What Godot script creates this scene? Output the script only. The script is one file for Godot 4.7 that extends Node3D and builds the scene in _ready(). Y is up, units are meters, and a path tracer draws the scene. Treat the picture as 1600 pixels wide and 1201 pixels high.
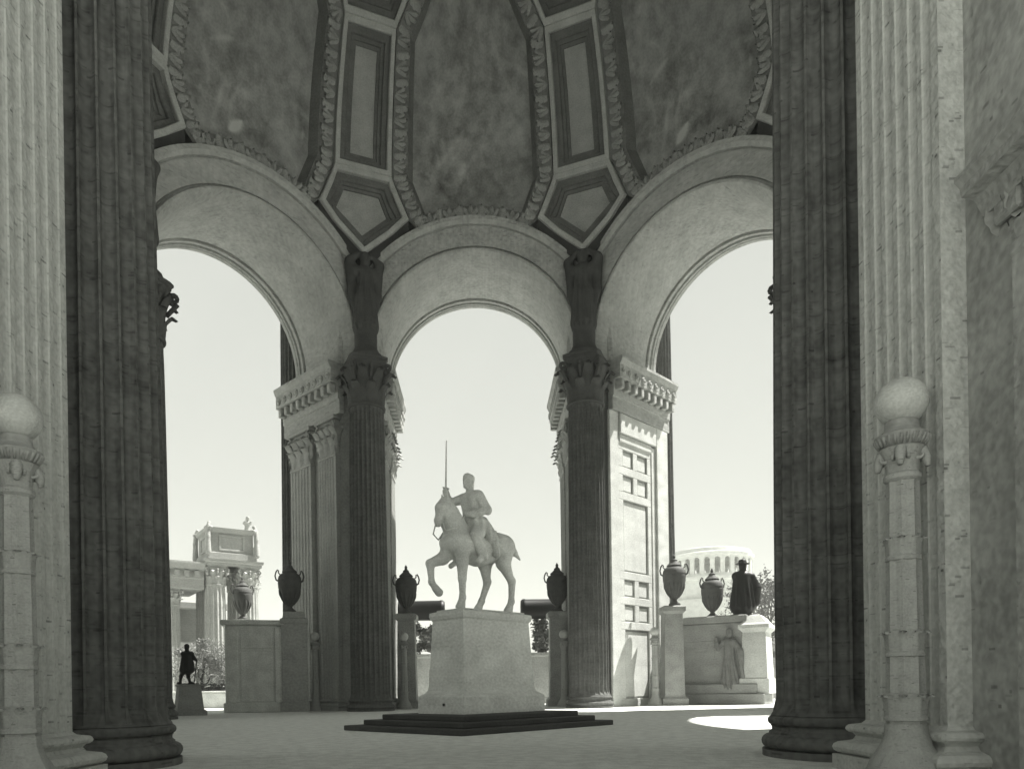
extends Node3D
# An octagonal domed rotunda seen through its near arch: rider statue on a stepped platform, globe lamps, garden urns.
# Local frame of every bay: -Z outward, X to the side, Y up; azimuth 0 is straight ahead of the camera.

const CAM := Vector3(0.28, 1.58, 36.1)
const FOC := 1163.0
const YC := 27.1          # height of the arch centres
const JW := 7.6           # jamb wall, sideways from the bay axis
const RV := 21.6          # rib plane radius
const AP := 20.8          # wall plane radius
const HW := 2.2           # rib half width
const FW := 6.236         # panel half width

var M := {}
var names := {}
var rot: Node3D
var rng := RandomNumberGenerator.new()

# ------------------------------------------------------------------ helpers
func numbered(parent: Node, called: String) -> String:
	var key := str(parent.get_instance_id()) + called
	var n: int = names.get(key, 0)
	names[key] = n + 1
	return called if n == 0 else "%s_%03d" % [called, n]

func thing(called: String, label: String, category: String, pos := Vector3.ZERO, turn := 0.0, group := "") -> Node3D:
	var o := Node3D.new()
	o.name = numbered(self, called)
	add_child(o, true)
	o.position = pos
	o.rotation.y = turn
	o.set_meta("label", label)
	o.set_meta("category", category)
	if group != "":
		o.set_meta("group", group)
	return o

func part(parent: Node, called: String, mesh: Mesh, m: Material, xf := Transform3D.IDENTITY) -> MeshInstance3D:
	var o := MeshInstance3D.new()
	o.name = numbered(parent, called)
	o.mesh = mesh
	o.material_override = m
	parent.add_child(o, true)
	o.transform = xf
	return o

func structure(called: String, mesh: Mesh, m: Material) -> MeshInstance3D:
	var o := part(self, called, mesh, m)
	o.set_meta("kind", "structure")
	return o

func copy(src: Node3D, label: String, pos: Vector3, turn := 0.0) -> Node3D:
	var c: Node3D = src.duplicate()
	var base := String(src.name)
	c.name = numbered(self, base)
	add_child(c, true)
	c.position = pos
	c.rotation.y = turn
	c.set_meta("label", label)
	return c

func az(deg: float) -> Transform3D:
	return Transform3D(Basis(Vector3.UP, -deg_to_rad(deg)), Vector3.ZERO)

func at(px: float, depth: float, y := 0.0) -> Vector3:
	return Vector3(CAM.x + (px - 756.0) / FOC * depth, y, CAM.z - depth)

func mb(smooth := false) -> SurfaceTool:
	var st := SurfaceTool.new()
	st.begin(Mesh.PRIMITIVE_TRIANGLES)
	st.set_smooth_group(0 if smooth else -1)
	return st

func fin(st: SurfaceTool) -> ArrayMesh:
	st.generate_normals()
	st.index()
	return st.commit()

func tri(st: SurfaceTool, a: Vector3, b: Vector3, c: Vector3) -> void:
	st.add_vertex(a); st.add_vertex(b); st.add_vertex(c)

func quad(st: SurfaceTool, a: Vector3, b: Vector3, c: Vector3, d: Vector3) -> void:
	tri(st, a, b, c)
	tri(st, a, c, d)

func box(st: SurfaceTool, c: Vector3, s: Vector3, ch := 0.0, b := Basis.IDENTITY) -> void:
	# a box with chamfered edges
	var h := s * 0.5
	ch = minf(ch, minf(h.x, minf(h.y, h.z)) * 0.6)
	st.set_smooth_group(-1)
	for ax in 3:
		var u := (ax + 1) % 3
		var v := (ax + 2) % 3
		for sg in [-1.0, 1.0]:
			var q: Array[Vector3] = []
			for k in [[-1, -1], [1, -1], [1, 1], [-1, 1]]:
				var p := Vector3.ZERO
				p[ax] = sg * h[ax]
				p[u] = k[0] * (h[u] - ch)
				p[v] = k[1] * (h[v] - ch)
				q.append(c + b * p)
			if sg < 0: quad(st, q[0], q[1], q[2], q[3])
			else: quad(st, q[3], q[2], q[1], q[0])
	if ch <= 0.0: return
	for ax in 3:
		var u := (ax + 1) % 3
		var v := (ax + 2) % 3
		for k in [[-1, -1], [1, -1], [1, 1], [-1, 1]]:
			var e: Array[Vector3] = []
			for t in [[-1, 0], [1, 0], [1, 1], [-1, 1]]:
				var p := Vector3.ZERO
				p[ax] = t[0] * (h[ax] - ch)
				p[u] = k[0] * (h[u] - (ch if t[1] == 0 else 0.0))
				p[v] = k[1] * (h[v] - (0.0 if t[1] == 0 else ch))
				e.append(c + b * p)
			if k[0] * k[1] > 0: quad(st, e[0], e[1], e[2], e[3])
			else: quad(st, e[3], e[2], e[1], e[0])
	for a in [-1, 1]:
		for e in [-1, 1]:
			for f in [-1, 1]:
				var sv := Vector3(a, e, f)
				var p1 := Vector3(h.x, h.y - ch, h.z - ch) * sv
				var p2 := Vector3(h.x - ch, h.y, h.z - ch) * sv
				var p3 := Vector3(h.x - ch, h.y - ch, h.z) * sv
				if a * e * f > 0: tri(st, c + b * p1, c + b * p3, c + b * p2)
				else: tri(st, c + b * p1, c + b * p2, c + b * p3)

func box_mesh(s: Vector3, ch := 0.03, c := Vector3.ZERO) -> ArrayMesh:
	var st := mb()
	box(st, c, s, ch)
	return fin(st)

func groups_of(prof: Array) -> Array[int]:
	# profile segments that meet gently share a smooth group
	var g: Array[int] = [1]
	for i in range(1, prof.size() - 1):
		var a: Vector2 = (prof[i] - prof[i - 1]).normalized()
		var b: Vector2 = (prof[i + 1] - prof[i]).normalized()
		g.append(g[i - 1] if a.dot(b) > 0.8 else g[i - 1] + 1)
	return g

func lathe(st: SurfaceTool, prof: Array, segs := 32, xf := Transform3D.IDENTITY, gbase := 0, squash := Vector2.ONE) -> void:
	var g := groups_of(prof)
	for i in prof.size() - 1:
		st.set_smooth_group(g[i] + gbase)
		var p: Vector2 = prof[i]
		var q: Vector2 = prof[i + 1]
		for s in segs:
			var a0 := TAU * s / segs
			var a1 := TAU * (s + 1) / segs
			var c0 := Vector3(cos(a0) * squash.x, 0, sin(a0) * squash.y)
			var c1 := Vector3(cos(a1) * squash.x, 0, sin(a1) * squash.y)
			var v0 := xf * (c0 * p.x + Vector3(0, p.y, 0))
			var v1 := xf * (c1 * p.x + Vector3(0, p.y, 0))
			var v2 := xf * (c1 * q.x + Vector3(0, q.y, 0))
			var v3 := xf * (c0 * q.x + Vector3(0, q.y, 0))
			if p.x < 0.0001: tri(st, v0, v2, v3)
			elif q.x < 0.0001: tri(st, v0, v1, v2)
			else: quad(st, v0, v1, v2, v3)

func torus_prof(r: float, y0: float, y1: float, n := 6) -> Array:
	var out := []
	var h := (y1 - y0) * 0.5
	for i in n + 1:
		var a := -PI / 2 + PI * i / n
		out.append(Vector2(r - h + h * cos(a), y0 + h + h * sin(a)))
	return out

func extrude(st: SurfaceTool, prof: Array, p0: Vector3, p1: Vector3, ax: Vector3, ay: Vector3, closed := true) -> void:
	# closed profile in (ax, ay) drawn out from p0 to p1
	st.set_smooth_group(-1)
	var n := prof.size()
	for i in (n if closed else n - 1):
		var a: Vector2 = prof[i]
		var b: Vector2 = prof[(i + 1) % n]
		var oa := ax * a.x + ay * a.y
		var ob := ax * b.x + ay * b.y
		quad(st, p0 + oa, p1 + oa, p1 + ob, p0 + ob)
	if closed:
		var pk := PackedVector2Array(prof)
		var t := Geometry2D.triangulate_polygon(pk)
		for i in range(0, t.size(), 3):
			var o: Array[Vector3] = []
			for k in 3:
				var q := pk[t[i + k]]
				o.append(ax * q.x + ay * q.y)
			tri(st, p0 + o[0], p0 + o[1], p0 + o[2])
			tri(st, p1 + o[2], p1 + o[1], p1 + o[0])

func sweep_rect(st: SurfaceTool, prof: Array, hx: float, hz: float, xf := Transform3D.IDENTITY) -> void:
	# moulding profile (outward, y) carried round a rectangle with mitred corners
	st.set_smooth_group(-1)
	for i in prof.size() - 1:
		var a: Vector2 = prof[i]
		var b: Vector2 = prof[i + 1]
		var ca := [Vector3(-hx - a.x, a.y, -hz - a.x), Vector3(hx + a.x, a.y, -hz - a.x), Vector3(hx + a.x, a.y, hz + a.x), Vector3(-hx - a.x, a.y, hz + a.x)]
		var cb := [Vector3(-hx - b.x, b.y, -hz - b.x), Vector3(hx + b.x, b.y, -hz - b.x), Vector3(hx + b.x, b.y, hz + b.x), Vector3(-hx - b.x, b.y, hz + b.x)]
		for k in 4:
			var j := (k + 1) % 4
			quad(st, xf * ca[k], xf * ca[j], xf * cb[j], xf * cb[k])

func rect_cap(st: SurfaceTool, hx: float, hz: float, y: float, xf := Transform3D.IDENTITY) -> void:
	st.set_smooth_group(-1)
	quad(st, xf * Vector3(-hx, y, -hz), xf * Vector3(hx, y, -hz), xf * Vector3(hx, y, hz), xf * Vector3(-hx, y, hz))

func tube(st: SurfaceTool, pts: Array, radii: Array, segs := 8) -> void:
	st.set_smooth_group(0)
	var n := pts.size()
	var rings := []
	var side := Vector3.UP
	for i in n:
		var d: Vector3 = (pts[mini(i + 1, n - 1)] - pts[maxi(i - 1, 0)]).normalized()
		if i == 0:
			side = d.cross(Vector3(0.3, 0.2, 0.93)).normalized()
		side = (side - d * side.dot(d)).normalized()
		var up := d.cross(side)
		var ring := []
		for s in segs:
			var a := TAU * s / segs
			ring.append(pts[i] + (side * cos(a) + up * sin(a)) * radii[i])
		rings.append(ring)
	for i in n - 1:
		for s in segs:
			var j := (s + 1) % segs
			quad(st, rings[i][s], rings[i][j], rings[i + 1][j], rings[i + 1][s])
	for s in range(1, segs - 1):
		tri(st, rings[0][0], rings[0][s + 1], rings[0][s])
		tri(st, rings[n - 1][0], rings[n - 1][s], rings[n - 1][s + 1])

func arch_sweep(st: SurfaceTool, prof: Array, n := 40, stilt := 0.7) -> void:
	# profile of (radius, depth) carried round the arch, with straight feet
	var g := groups_of(prof)
	var sta := []
	sta.append([0.0, -stilt])
	for i in n + 1:
		sta.append([PI * i / n, 0.0])
	sta.append([PI, -stilt])
	for i in prof.size() - 1:
		st.set_smooth_group(g[i])
		var p: Vector2 = prof[i]
		var q: Vector2 = prof[i + 1]
		for s in sta.size() - 1:
			var a: Array = sta[s]
			var b: Array = sta[s + 1]
			quad(st, Vector3(p.x * cos(a[0]), YC + p.x * sin(a[0]) + a[1], -p.y), Vector3(p.x * cos(b[0]), YC + p.x * sin(b[0]) + b[1], -p.y),
				Vector3(q.x * cos(b[0]), YC + q.x * sin(b[0]) + b[1], -q.y), Vector3(q.x * cos(a[0]), YC + q.x * sin(a[0]) + a[1], -q.y))

# carved leaf: grows along +Y from the origin, curls towards +Z, lobed edge
func leaf(st: SurfaceTool, xf: Transform3D, w: float, h: float, curl := 0.35, lobes := 3, thick := 0.05) -> void:
	st.set_smooth_group(0)
	var nx := 4
	var ny := 9
	var grid := []
	for j in ny + 1:
		var t := float(j) / ny
		var half := w * 0.5 * sqrt(maxf(0.0, sin(PI * (0.12 + 0.86 * t)))) * (0.78 + 0.22 * absf(sin(t * PI * lobes)))
		if j == ny: half = w * 0.06
		var y := h * (t if t < 0.78 else 0.78 + 0.10 * sin((t - 0.78) / 0.22 * PI))
		var z := curl * h * (0.25 * t + (0.0 if t < 0.55 else pow((t - 0.55) / 0.45, 1.6) * 0.8))
		var row := []
		for i in nx + 1:
			var u := 2.0 * i / nx - 1.0
			row.append(xf * Vector3(half * u, y - absf(u) * h * 0.04, z + thick * (1.0 - absf(u) * 1.6) + 0.015 * w * sin(u * 9.0)))
		grid.append(row)
	for j in ny:
		for i in nx:
			quad(st, grid[j][i], grid[j][i + 1], grid[j + 1][i + 1], grid[j + 1][i])

func fluted_shaft(r0: float, r1: float, y0: float, y1: float, n := 24) -> ArrayMesh:
	var st := mb()
	var prof := []          # angle offset (in flutes), radius factor
	var fl := [[0.0, 1.0], [0.14, 1.0], [0.2, 0.955], [0.35, 0.905], [0.57, 0.89], [0.79, 0.905], [0.94, 0.955]]
	var ang := []
	var fac := []
	for k in n:
		for f in fl:
			ang.append((k + f[0]) / n * TAU)
			fac.append(f[1])
	var rows := 14
	var cnt := ang.size()
	var ys := []
	var rs := []
	var deep := []
	for j in rows + 1:
		var t := float(j) / rows
		ys.append(y0 + (y1 - y0) * t)
		rs.append(lerpf(r0, r1, pow(t, 1.6)) + 0.01 * sin(t * 9.0))
		deep.append(1.0)
	# plain ends with short apophyge
	ys.insert(1, y0 + 0.35); rs.insert(1, r0); deep.insert(1, 1.0)
	deep[0] = 0.0; rs[0] = r0 * 1.05
	ys.insert(ys.size() - 1, y1 - 0.4); rs.insert(rs.size() - 1, r1); deep.insert(deep.size() - 1, 1.0)
	deep[deep.size() - 1] = 0.0
	for i in cnt:
		var k := (i + 1) % cnt
		st.set_smooth_group(1 + (i / 7) * 3 + (0 if i % 7 == 0 else 1))
		for j in ys.size() - 1:
			var q: Array[Vector3] = []
			for e in [[i, j], [k, j], [k, j + 1], [i, j + 1]]:
				var r: float = rs[e[1]] * lerpf(1.0, fac[e[0]], deep[e[1]])
				q.append(Vector3(cos(ang[e[0]]) * r, ys[e[1]], sin(ang[e[0]]) * r))
			quad(st, q[0], q[1], q[2], q[3])
	return fin(st)

func capital_mesh(r: float, y0: float, y1: float, big: float) -> ArrayMesh:
	# round leafy capital: bell, two rows of leaves, corner scrolls and abacus
	var st := mb()
	var h := y1 - y0
	lathe(st, [Vector2(r, y0), Vector2(r * 1.08, y0 + h * 0.02), Vector2(r * 1.08, y0 + h * 0.05), Vector2(r * 0.97, y0 + h * 0.07), Vector2(r * 0.98, y0 + h * 0.5), Vector2(r * 1.12, y0 + h * 0.8), Vector2(r * 1.24, y0 + h * 0.86)], 32)
	for k in 8:
		var a := TAU * k / 8.0
		leaf(st, Transform3D(Basis(Vector3.UP, a), Vector3.ZERO) * Transform3D(Basis.IDENTITY, Vector3(0, y0 + h * 0.06, r * 0.97)), r * 0.74, h * 0.46, 0.42, 3, 0.09)
	for k in 8:
		var a := TAU * (k + 0.5) / 8.0
		leaf(st, Transform3D(Basis(Vector3.UP, a), Vector3.ZERO) * Transform3D(Basis.IDENTITY, Vector3(0, y0 + h * 0.1, r * 0.96)), r * 0.72, h * 0.74, 0.34, 4, 0.09)
	for k in 8:
		# scrolls: a spiral band at each corner, smaller ones between
		var a := TAU * k / 8.0 + PI / 4
		var corner := k % 2 == 0
		var rad := (0.34 if corner else 0.2) * r * 0.8
		var out := r * (1.42 if corner else 1.12) * big
		var xf := Transform3D(Basis(Vector3.UP, a), Vector3.ZERO) * Transform3D(Basis.IDENTITY, Vector3(0, y0 + h * 0.77, out))
		var pts := []
		var rd := []
		for i in 15:
			var t := i / 14.0
			var q := t * TAU * 1.4 + 2.6
			var sr := rad * (1.0 - 0.75 * t)
			pts.append(xf * Vector3(0, cos(q) * sr, sin(q) * sr))
			rd.append(0.12 * r * (1.0 - 0.3 * t))
		pts.insert(0, xf * Vector3(0, -h * 0.3, -out * 0.22))
		rd.insert(0, 0.1 * r)
		tube(st, pts, rd, 6)
	# abacus with hollowed sides
	var ab := [Vector2(1.0, 0.86), Vector2(1.06, 0.9), Vector2(1.06, 0.94), Vector2(1.14, 0.96), Vector2(1.14, 1.0)]
	var outl := []
	for k in 4:
		for i in 8:
			var t := i / 8.0
			var a := TAU * (k + t) / 4.0 + PI / 4
			var rr := r * 1.28 * big * (1.0 - 0.26 * sin(PI * t)) / 1.0
			if i == 0: rr *= 0.98
			outl.append(Vector2(sin(a) * rr, cos(a) * rr))
	st.set_smooth_group(-1)
	for j in ab.size() - 1:
		for i in outl.size():
			var p: Vector2 = outl[i]
			var q: Vector2 = outl[(i + 1) % outl.size()]
			quad(st, Vector3(p.x * ab[j].x, y0 + h * ab[j].y, p.y * ab[j].x), Vector3(q.x * ab[j].x, y0 + h * ab[j].y, q.y * ab[j].x),
				Vector3(q.x * ab[j + 1].x, y0 + h * ab[j + 1].y, q.y * ab[j + 1].x), Vector3(p.x * ab[j + 1].x, y0 + h * ab[j + 1].y, p.y * ab[j + 1].x))
	for i in outl.size():
		var p: Vector2 = outl[i] * 1.14
		var q: Vector2 = outl[(i + 1) % outl.size()] * 1.14
		tri(st, Vector3(0, y1, 0), Vector3(p.x, y1, p.y), Vector3(q.x, y1, q.y))
		p = outl[i]; q = outl[(i + 1) % outl.size()]
		tri(st, Vector3(0, y0 + h * 0.86, 0), Vector3(p.x, y0 + h * 0.86, p.y), Vector3(q.x, y0 + h * 0.86, q.y))
	return fin(st)

func base_mesh(r: float, h: float) -> ArrayMesh:
	# attic base: low round plinth, two rolls and a hollow
	var st := mb()
	var p := []
	p.append(Vector2(r * 1.2, 0.0)); p.append(Vector2(r * 1.2, h * 0.16))
	p.append_array(torus_prof(r * 1.21, h * 0.17, h * 0.50, 8))
	p.append(Vector2(r * 1.1, h * 0.51)); p.append(Vector2(r * 1.1, h * 0.55))
	p.append(Vector2(r * 1.06, h * 0.60)); p.append(Vector2(r * 1.06, h * 0.67)); p.append(Vector2(r * 1.08, h * 0.70))
	p.append_array(torus_prof(r * 1.12, h * 0.71, h * 0.93, 7))
	p.append(Vector2(r * 1.07, h * 0.94)); p.append(Vector2(r * 1.05, h))
	p.append(Vector2(0.0, h))
	lathe(st, p, 56)
	return fin(st)

# ------------------------------------------------------------------ smooth bodies from bones (tapered capsules, smooth union, surface nets)
func sdf_mesh(bones: Array, cell: float, k: float, fold := []) -> ArrayMesh:
	var lo := Vector3(1e9, 1e9, 1e9)
	var hi := -lo
	for b in bones:
		var r: float = maxf(b[2], b[3]) + k + cell * 3.0
		for e in [b[0], b[1]]:
			lo = lo.min(e - Vector3(r, r, r))
			hi = hi.max(e + Vector3(r, r, r))
	var nx := int((hi.x - lo.x) / cell) + 2
	var ny := int((hi.y - lo.y) / cell) + 2
	var nz := int((hi.z - lo.z) / cell) + 2
	var f := PackedFloat32Array()
	f.resize(nx * ny * nz)
	f.fill(9.0)
	for b in bones:
		var a: Vector3 = b[0]
		var ab: Vector3 = b[1] - b[0]
		var l2 := maxf(ab.length_squared(), 1e-6)
		var ra: float = b[2]
		var rb: float = b[3]
		var sq: Vector3 = b[4] if b.size() > 4 else Vector3.ONE
		var pad := maxf(ra, rb) + k + cell * 2.0
		var b0: Vector3 = ((a.min(b[1]) - Vector3(pad, pad, pad) - lo) / cell).floor().max(Vector3.ZERO)
		var b1: Vector3 = ((a.max(b[1]) + Vector3(pad, pad, pad) - lo) / cell).ceil().min(Vector3(nx - 1, ny - 1, nz - 1))
		var plain := sq == Vector3.ONE
		for z in range(int(b0.z), int(b1.z) + 1):
			for y in range(int(b0.y), int(b1.y) + 1):
				var row := (z * ny + y) * nx
				for x in range(int(b0.x), int(b1.x) + 1):
					var p := lo + Vector3(x, y, z) * cell - a
					var t := clampf(p.dot(ab) / l2, 0.0, 1.0)
					var q := p - ab * t
					if not plain: q = q * sq
					var d := q.length() - (ra + (rb - ra) * t)
					var o := f[row + x]
					var hh := maxf(k - absf(o - d), 0.0) / k
					f[row + x] = minf(o, d) - hh * hh * k * 0.25
	if fold.size() > 0:
		for z in nz:
			for y in ny:
				for x in nx:
					var i := (z * ny + y) * nx + x
					if absf(f[i]) < 0.3:
						f[i] += fold_at(fold, lo + Vector3(x, y, z) * cell)
	var vid := PackedInt32Array()
	vid.resize(nx * ny * nz)
	vid.fill(-1)
	var vs := PackedVector3Array()
	var ns := PackedVector3Array()
	var sy := nx
	var sz := nx * ny
	var co := [0, 1, sy, sy + 1, sz, sz + 1, sz + sy, sz + sy + 1]
	for z in nz - 1:
		for y in ny - 1:
			for x in nx - 1:
				var i := z * sz + y * sy + x
				var v0 := f[i]
				if v0 > 1.0: continue
				var neg := 0
				for c in 8:
					if f[i + co[c]] < 0.0: neg += 1
				if neg == 0 or neg == 8: continue
				var sum := Vector3.ZERO
				var n := 0
				for c in 8:
					for bit in [1, 2, 4]:
						if c & bit: continue
						var fa := f[i + co[c]]
						var fb := f[i + co[c | bit]]
						if (fa < 0.0) != (fb < 0.0):
							var t := fa / (fa - fb)
							var p := Vector3(c & 1, (c >> 1) & 1, (c >> 2) & 1)
							if bit == 1: p.x += t
							elif bit == 2: p.y += t
							else: p.z += t
							sum += p
							n += 1
				vid[i] = vs.size()
				vs.append(lo + (Vector3(x, y, z) + sum / n) * cell)
				var g := Vector3(f[i + 1] - f[i] + f[i + sy + 1] - f[i + sy] + f[i + sz + 1] - f[i + sz] + f[i + sz + sy + 1] - f[i + sz + sy],
					f[i + sy] - f[i] + f[i + sy + 1] - f[i + 1] + f[i + sz + sy] - f[i + sz] + f[i + sz + sy + 1] - f[i + sz + 1],
					f[i + sz] - f[i] + f[i + sz + 1] - f[i + 1] + f[i + sz + sy] - f[i + sy] + f[i + sz + sy + 1] - f[i + sy + 1])
				ns.append(g.normalized())
	var ix := PackedInt32Array()
	for z in range(1, nz - 1):
		for y in range(1, ny - 1):
			for x in range(1, nx - 1):
				var i := z * sz + y * sy + x
				var v0 := f[i]
				if v0 > 1.0: continue
				var inside := v0 < 0.0
				for ax in 3:
					var st := 1 if ax == 0 else (sy if ax == 1 else sz)
					if inside == (f[i + st] < 0.0): continue
					var u := sy if ax == 0 else (sz if ax == 1 else 1)
					var w := sz if ax == 0 else (1 if ax == 1 else sy)
					var a := vid[i]
					var b := vid[i - u]
					var c := vid[i - u - w]
					var d := vid[i - w]
					if a < 0 or b < 0 or c < 0 or d < 0: continue
					if inside: ix.append_array([a, c, b, a, d, c])
					else: ix.append_array([a, b, c, a, c, d])
	var arr := []
	arr.resize(Mesh.ARRAY_MAX)
	arr[Mesh.ARRAY_VERTEX] = vs
	arr[Mesh.ARRAY_NORMAL] = ns
	arr[Mesh.ARRAY_INDEX] = ix
	var m := ArrayMesh.new()
	m.add_surface_from_arrays(Mesh.PRIMITIVE_TRIANGLES, arr)
	return m

# cloth folds: amplitude, count, twist, top, bottom of the folded part
func fold_at(q: Array, p: Vector3) -> float:
	return q[0] * sin(atan2(p.x, p.z + 0.001) * q[1] + p.y * q[2]) * clampf((q[3] - p.y) * 0.7, 0.0, 1.0) * clampf((p.y - q[4]) * 2.0, 0.0, 1.0)

func V(x: float, y: float, z: float) -> Vector3:
	return Vector3(x, y, z)

# ------------------------------------------------------------------ materials
func grey(v: float, warm := 0.0) -> Color:
	return Color(v * (0.985 + warm), v * 1.008, v * (0.965 - warm)).linear_to_srgb()

func noise_img(size: int, freq: float, sd: int, oct := 4) -> Image:
	var n := FastNoiseLite.new()
	n.seed = sd
	n.noise_type = FastNoiseLite.TYPE_SIMPLEX
	n.frequency = freq
	n.fractal_octaves = oct
	return n.get_seamless_image(size, size)

func to_tex(im: Image) -> ImageTexture:
	im.generate_mipmaps()
	return ImageTexture.create_from_image(im)

func mixed(size: int, lo: float, hi: float, coarse: float, fine: float, sd: int, pits := 0, streak := 0.0, pit_len := 8, pit_dark := 0.5) -> Image:
	# grey tone image: broad patches, fine grain, short dark pits, vertical streaks (values are linear factors)
	var a := noise_img(size, coarse, sd, 4)
	var b := noise_img(size, fine, sd + 7, 2)
	var s := noise_img(size, 0.02, sd + 13, 4)
	var v := PackedFloat32Array()
	v.resize(size * size)
	for y in size:
		for x in size:
			var t := a.get_pixel(x, y).r * 0.5 + b.get_pixel(x, y).r * 0.5
			if streak > 0.0:
				t = lerpf(t, s.get_pixel((x * 5) % size, y / 12).r, streak)
			v[y * size + x] = lerpf(lo, hi, clampf((t - 0.2) / 0.6, 0.0, 1.0))
	var r := RandomNumberGenerator.new()
	r.seed = sd
	for i in pits:
		var px := r.randi() % size
		var py := r.randi() % size
		var ln := 2 + r.randi() % pit_len
		var th := 1 + r.randi() % 3
		var dk := r.randf_range(pit_dark, 0.95)
		for dx in ln:
			for dy in th:
				var q := ((py + dy) % size) * size + (px + dx) % size
				v[q] *= dk
	var im := Image.create(size, size, false, Image.FORMAT_RGB8)
	for y in size:
		for x in size:
			var g := v[y * size + x]
			var c := Color(g, g, g).linear_to_srgb()
			im.set_pixel(x, y, c)
	return im

func mural_img(size: int, sd: int) -> Image:
	# faded painting: soft clouds with groups of long brush strokes over them, like crowded drapery
	var n := FastNoiseLite.new()
	n.seed = sd
	n.frequency = 0.008
	n.fractal_octaves = 4
	n.domain_warp_enabled = true
	n.domain_warp_amplitude = 40.0
	n.domain_warp_frequency = 0.012
	var g := FastNoiseLite.new()
	g.seed = sd + 8
	g.frequency = 0.16
	var h := FastNoiseLite.new()
	h.seed = sd + 3
	h.frequency = 0.028
	h.fractal_octaves = 4
	h.domain_warp_enabled = true
	h.domain_warp_amplitude = 16.0
	h.domain_warp_frequency = 0.03
	var v := PackedFloat32Array()
	v.resize(size * size)
	for y in size:
		for x in size:
			v[y * size + x] = 0.52 + h.get_noise_2d(x, y) * 0.22 + n.get_noise_2d(x, y) * 0.24 + g.get_noise_2d(x, y) * 0.12
	var r := RandomNumberGenerator.new()
	r.seed = sd
	for grp in 11:
		var c := Vector2(r.randf_range(0.15, 0.85), r.randf_range(0.12, 0.9)) * size
		var lean := r.randf_range(-0.7, 0.7)
		var light := r.randf_range(-0.1, 0.22)
		for k in 12:
			var a := c + Vector2(r.randfn() * 30.0, r.randfn() * 36.0)
			var dir := Vector2(sin(lean + r.randfn() * 0.7), -cos(lean + r.randfn() * 0.7))
			var ln := r.randf_range(40.0, 110.0)
			var bend := r.randf_range(-0.6, 0.6)
			var wd := r.randf_range(7.0, 20.0)
			var tone := light + r.randfn() * 0.2
			for t in int(ln):
				var p := a + dir.rotated(bend * t / ln) * t
				var w := wd * sin(PI * (t + 1.0) / (ln + 2.0))
				for dy in range(-int(w), int(w) + 1):
					for dx in range(-int(w), int(w) + 1):
						var q := Vector2(dx, dy).length() / maxf(w, 0.5)
						if q > 1.0: continue
						var ix := int(p.x) + dx
						var iy := int(p.y) + dy
						if ix < 0 or iy < 0 or ix >= size or iy >= size: continue
						v[iy * size + ix] += tone * (1.0 - q) * (1.0 - q) * 0.045
	var im := Image.create(size, size, false, Image.FORMAT_RGB8)
	for y in size:
		for x in size:
			var q := clampf(v[y * size + x], 0.14, 1.0)
			im.set_pixel(x, y, Color(q, q, q).linear_to_srgb())
	return im

func bump_of(size: int, freq: float, sd: int, amount: float, oct := 4) -> ImageTexture:
	var im := noise_img(size, freq, sd, oct)
	im.convert(Image.FORMAT_RGBA8)
	im.bump_map_to_normal_map(amount)
	return to_tex(im)

func stone(v: float, tex: Texture2D, scale: float, rough := 0.9, nrm: Texture2D = null, depth := 0.6, warm := 0.0) -> StandardMaterial3D:
	var m := StandardMaterial3D.new()
	m.albedo_color = grey(v, warm)
	m.albedo_texture = tex
	m.uv1_triplanar = true
	m.uv1_world_triplanar = true
	m.uv1_scale = Vector3(scale, scale, scale)
	m.roughness = rough
	m.metallic_specular = 0.3
	if nrm:
		m.normal_enabled = true
		m.normal_texture = nrm
		m.normal_scale = depth
	return m

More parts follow.
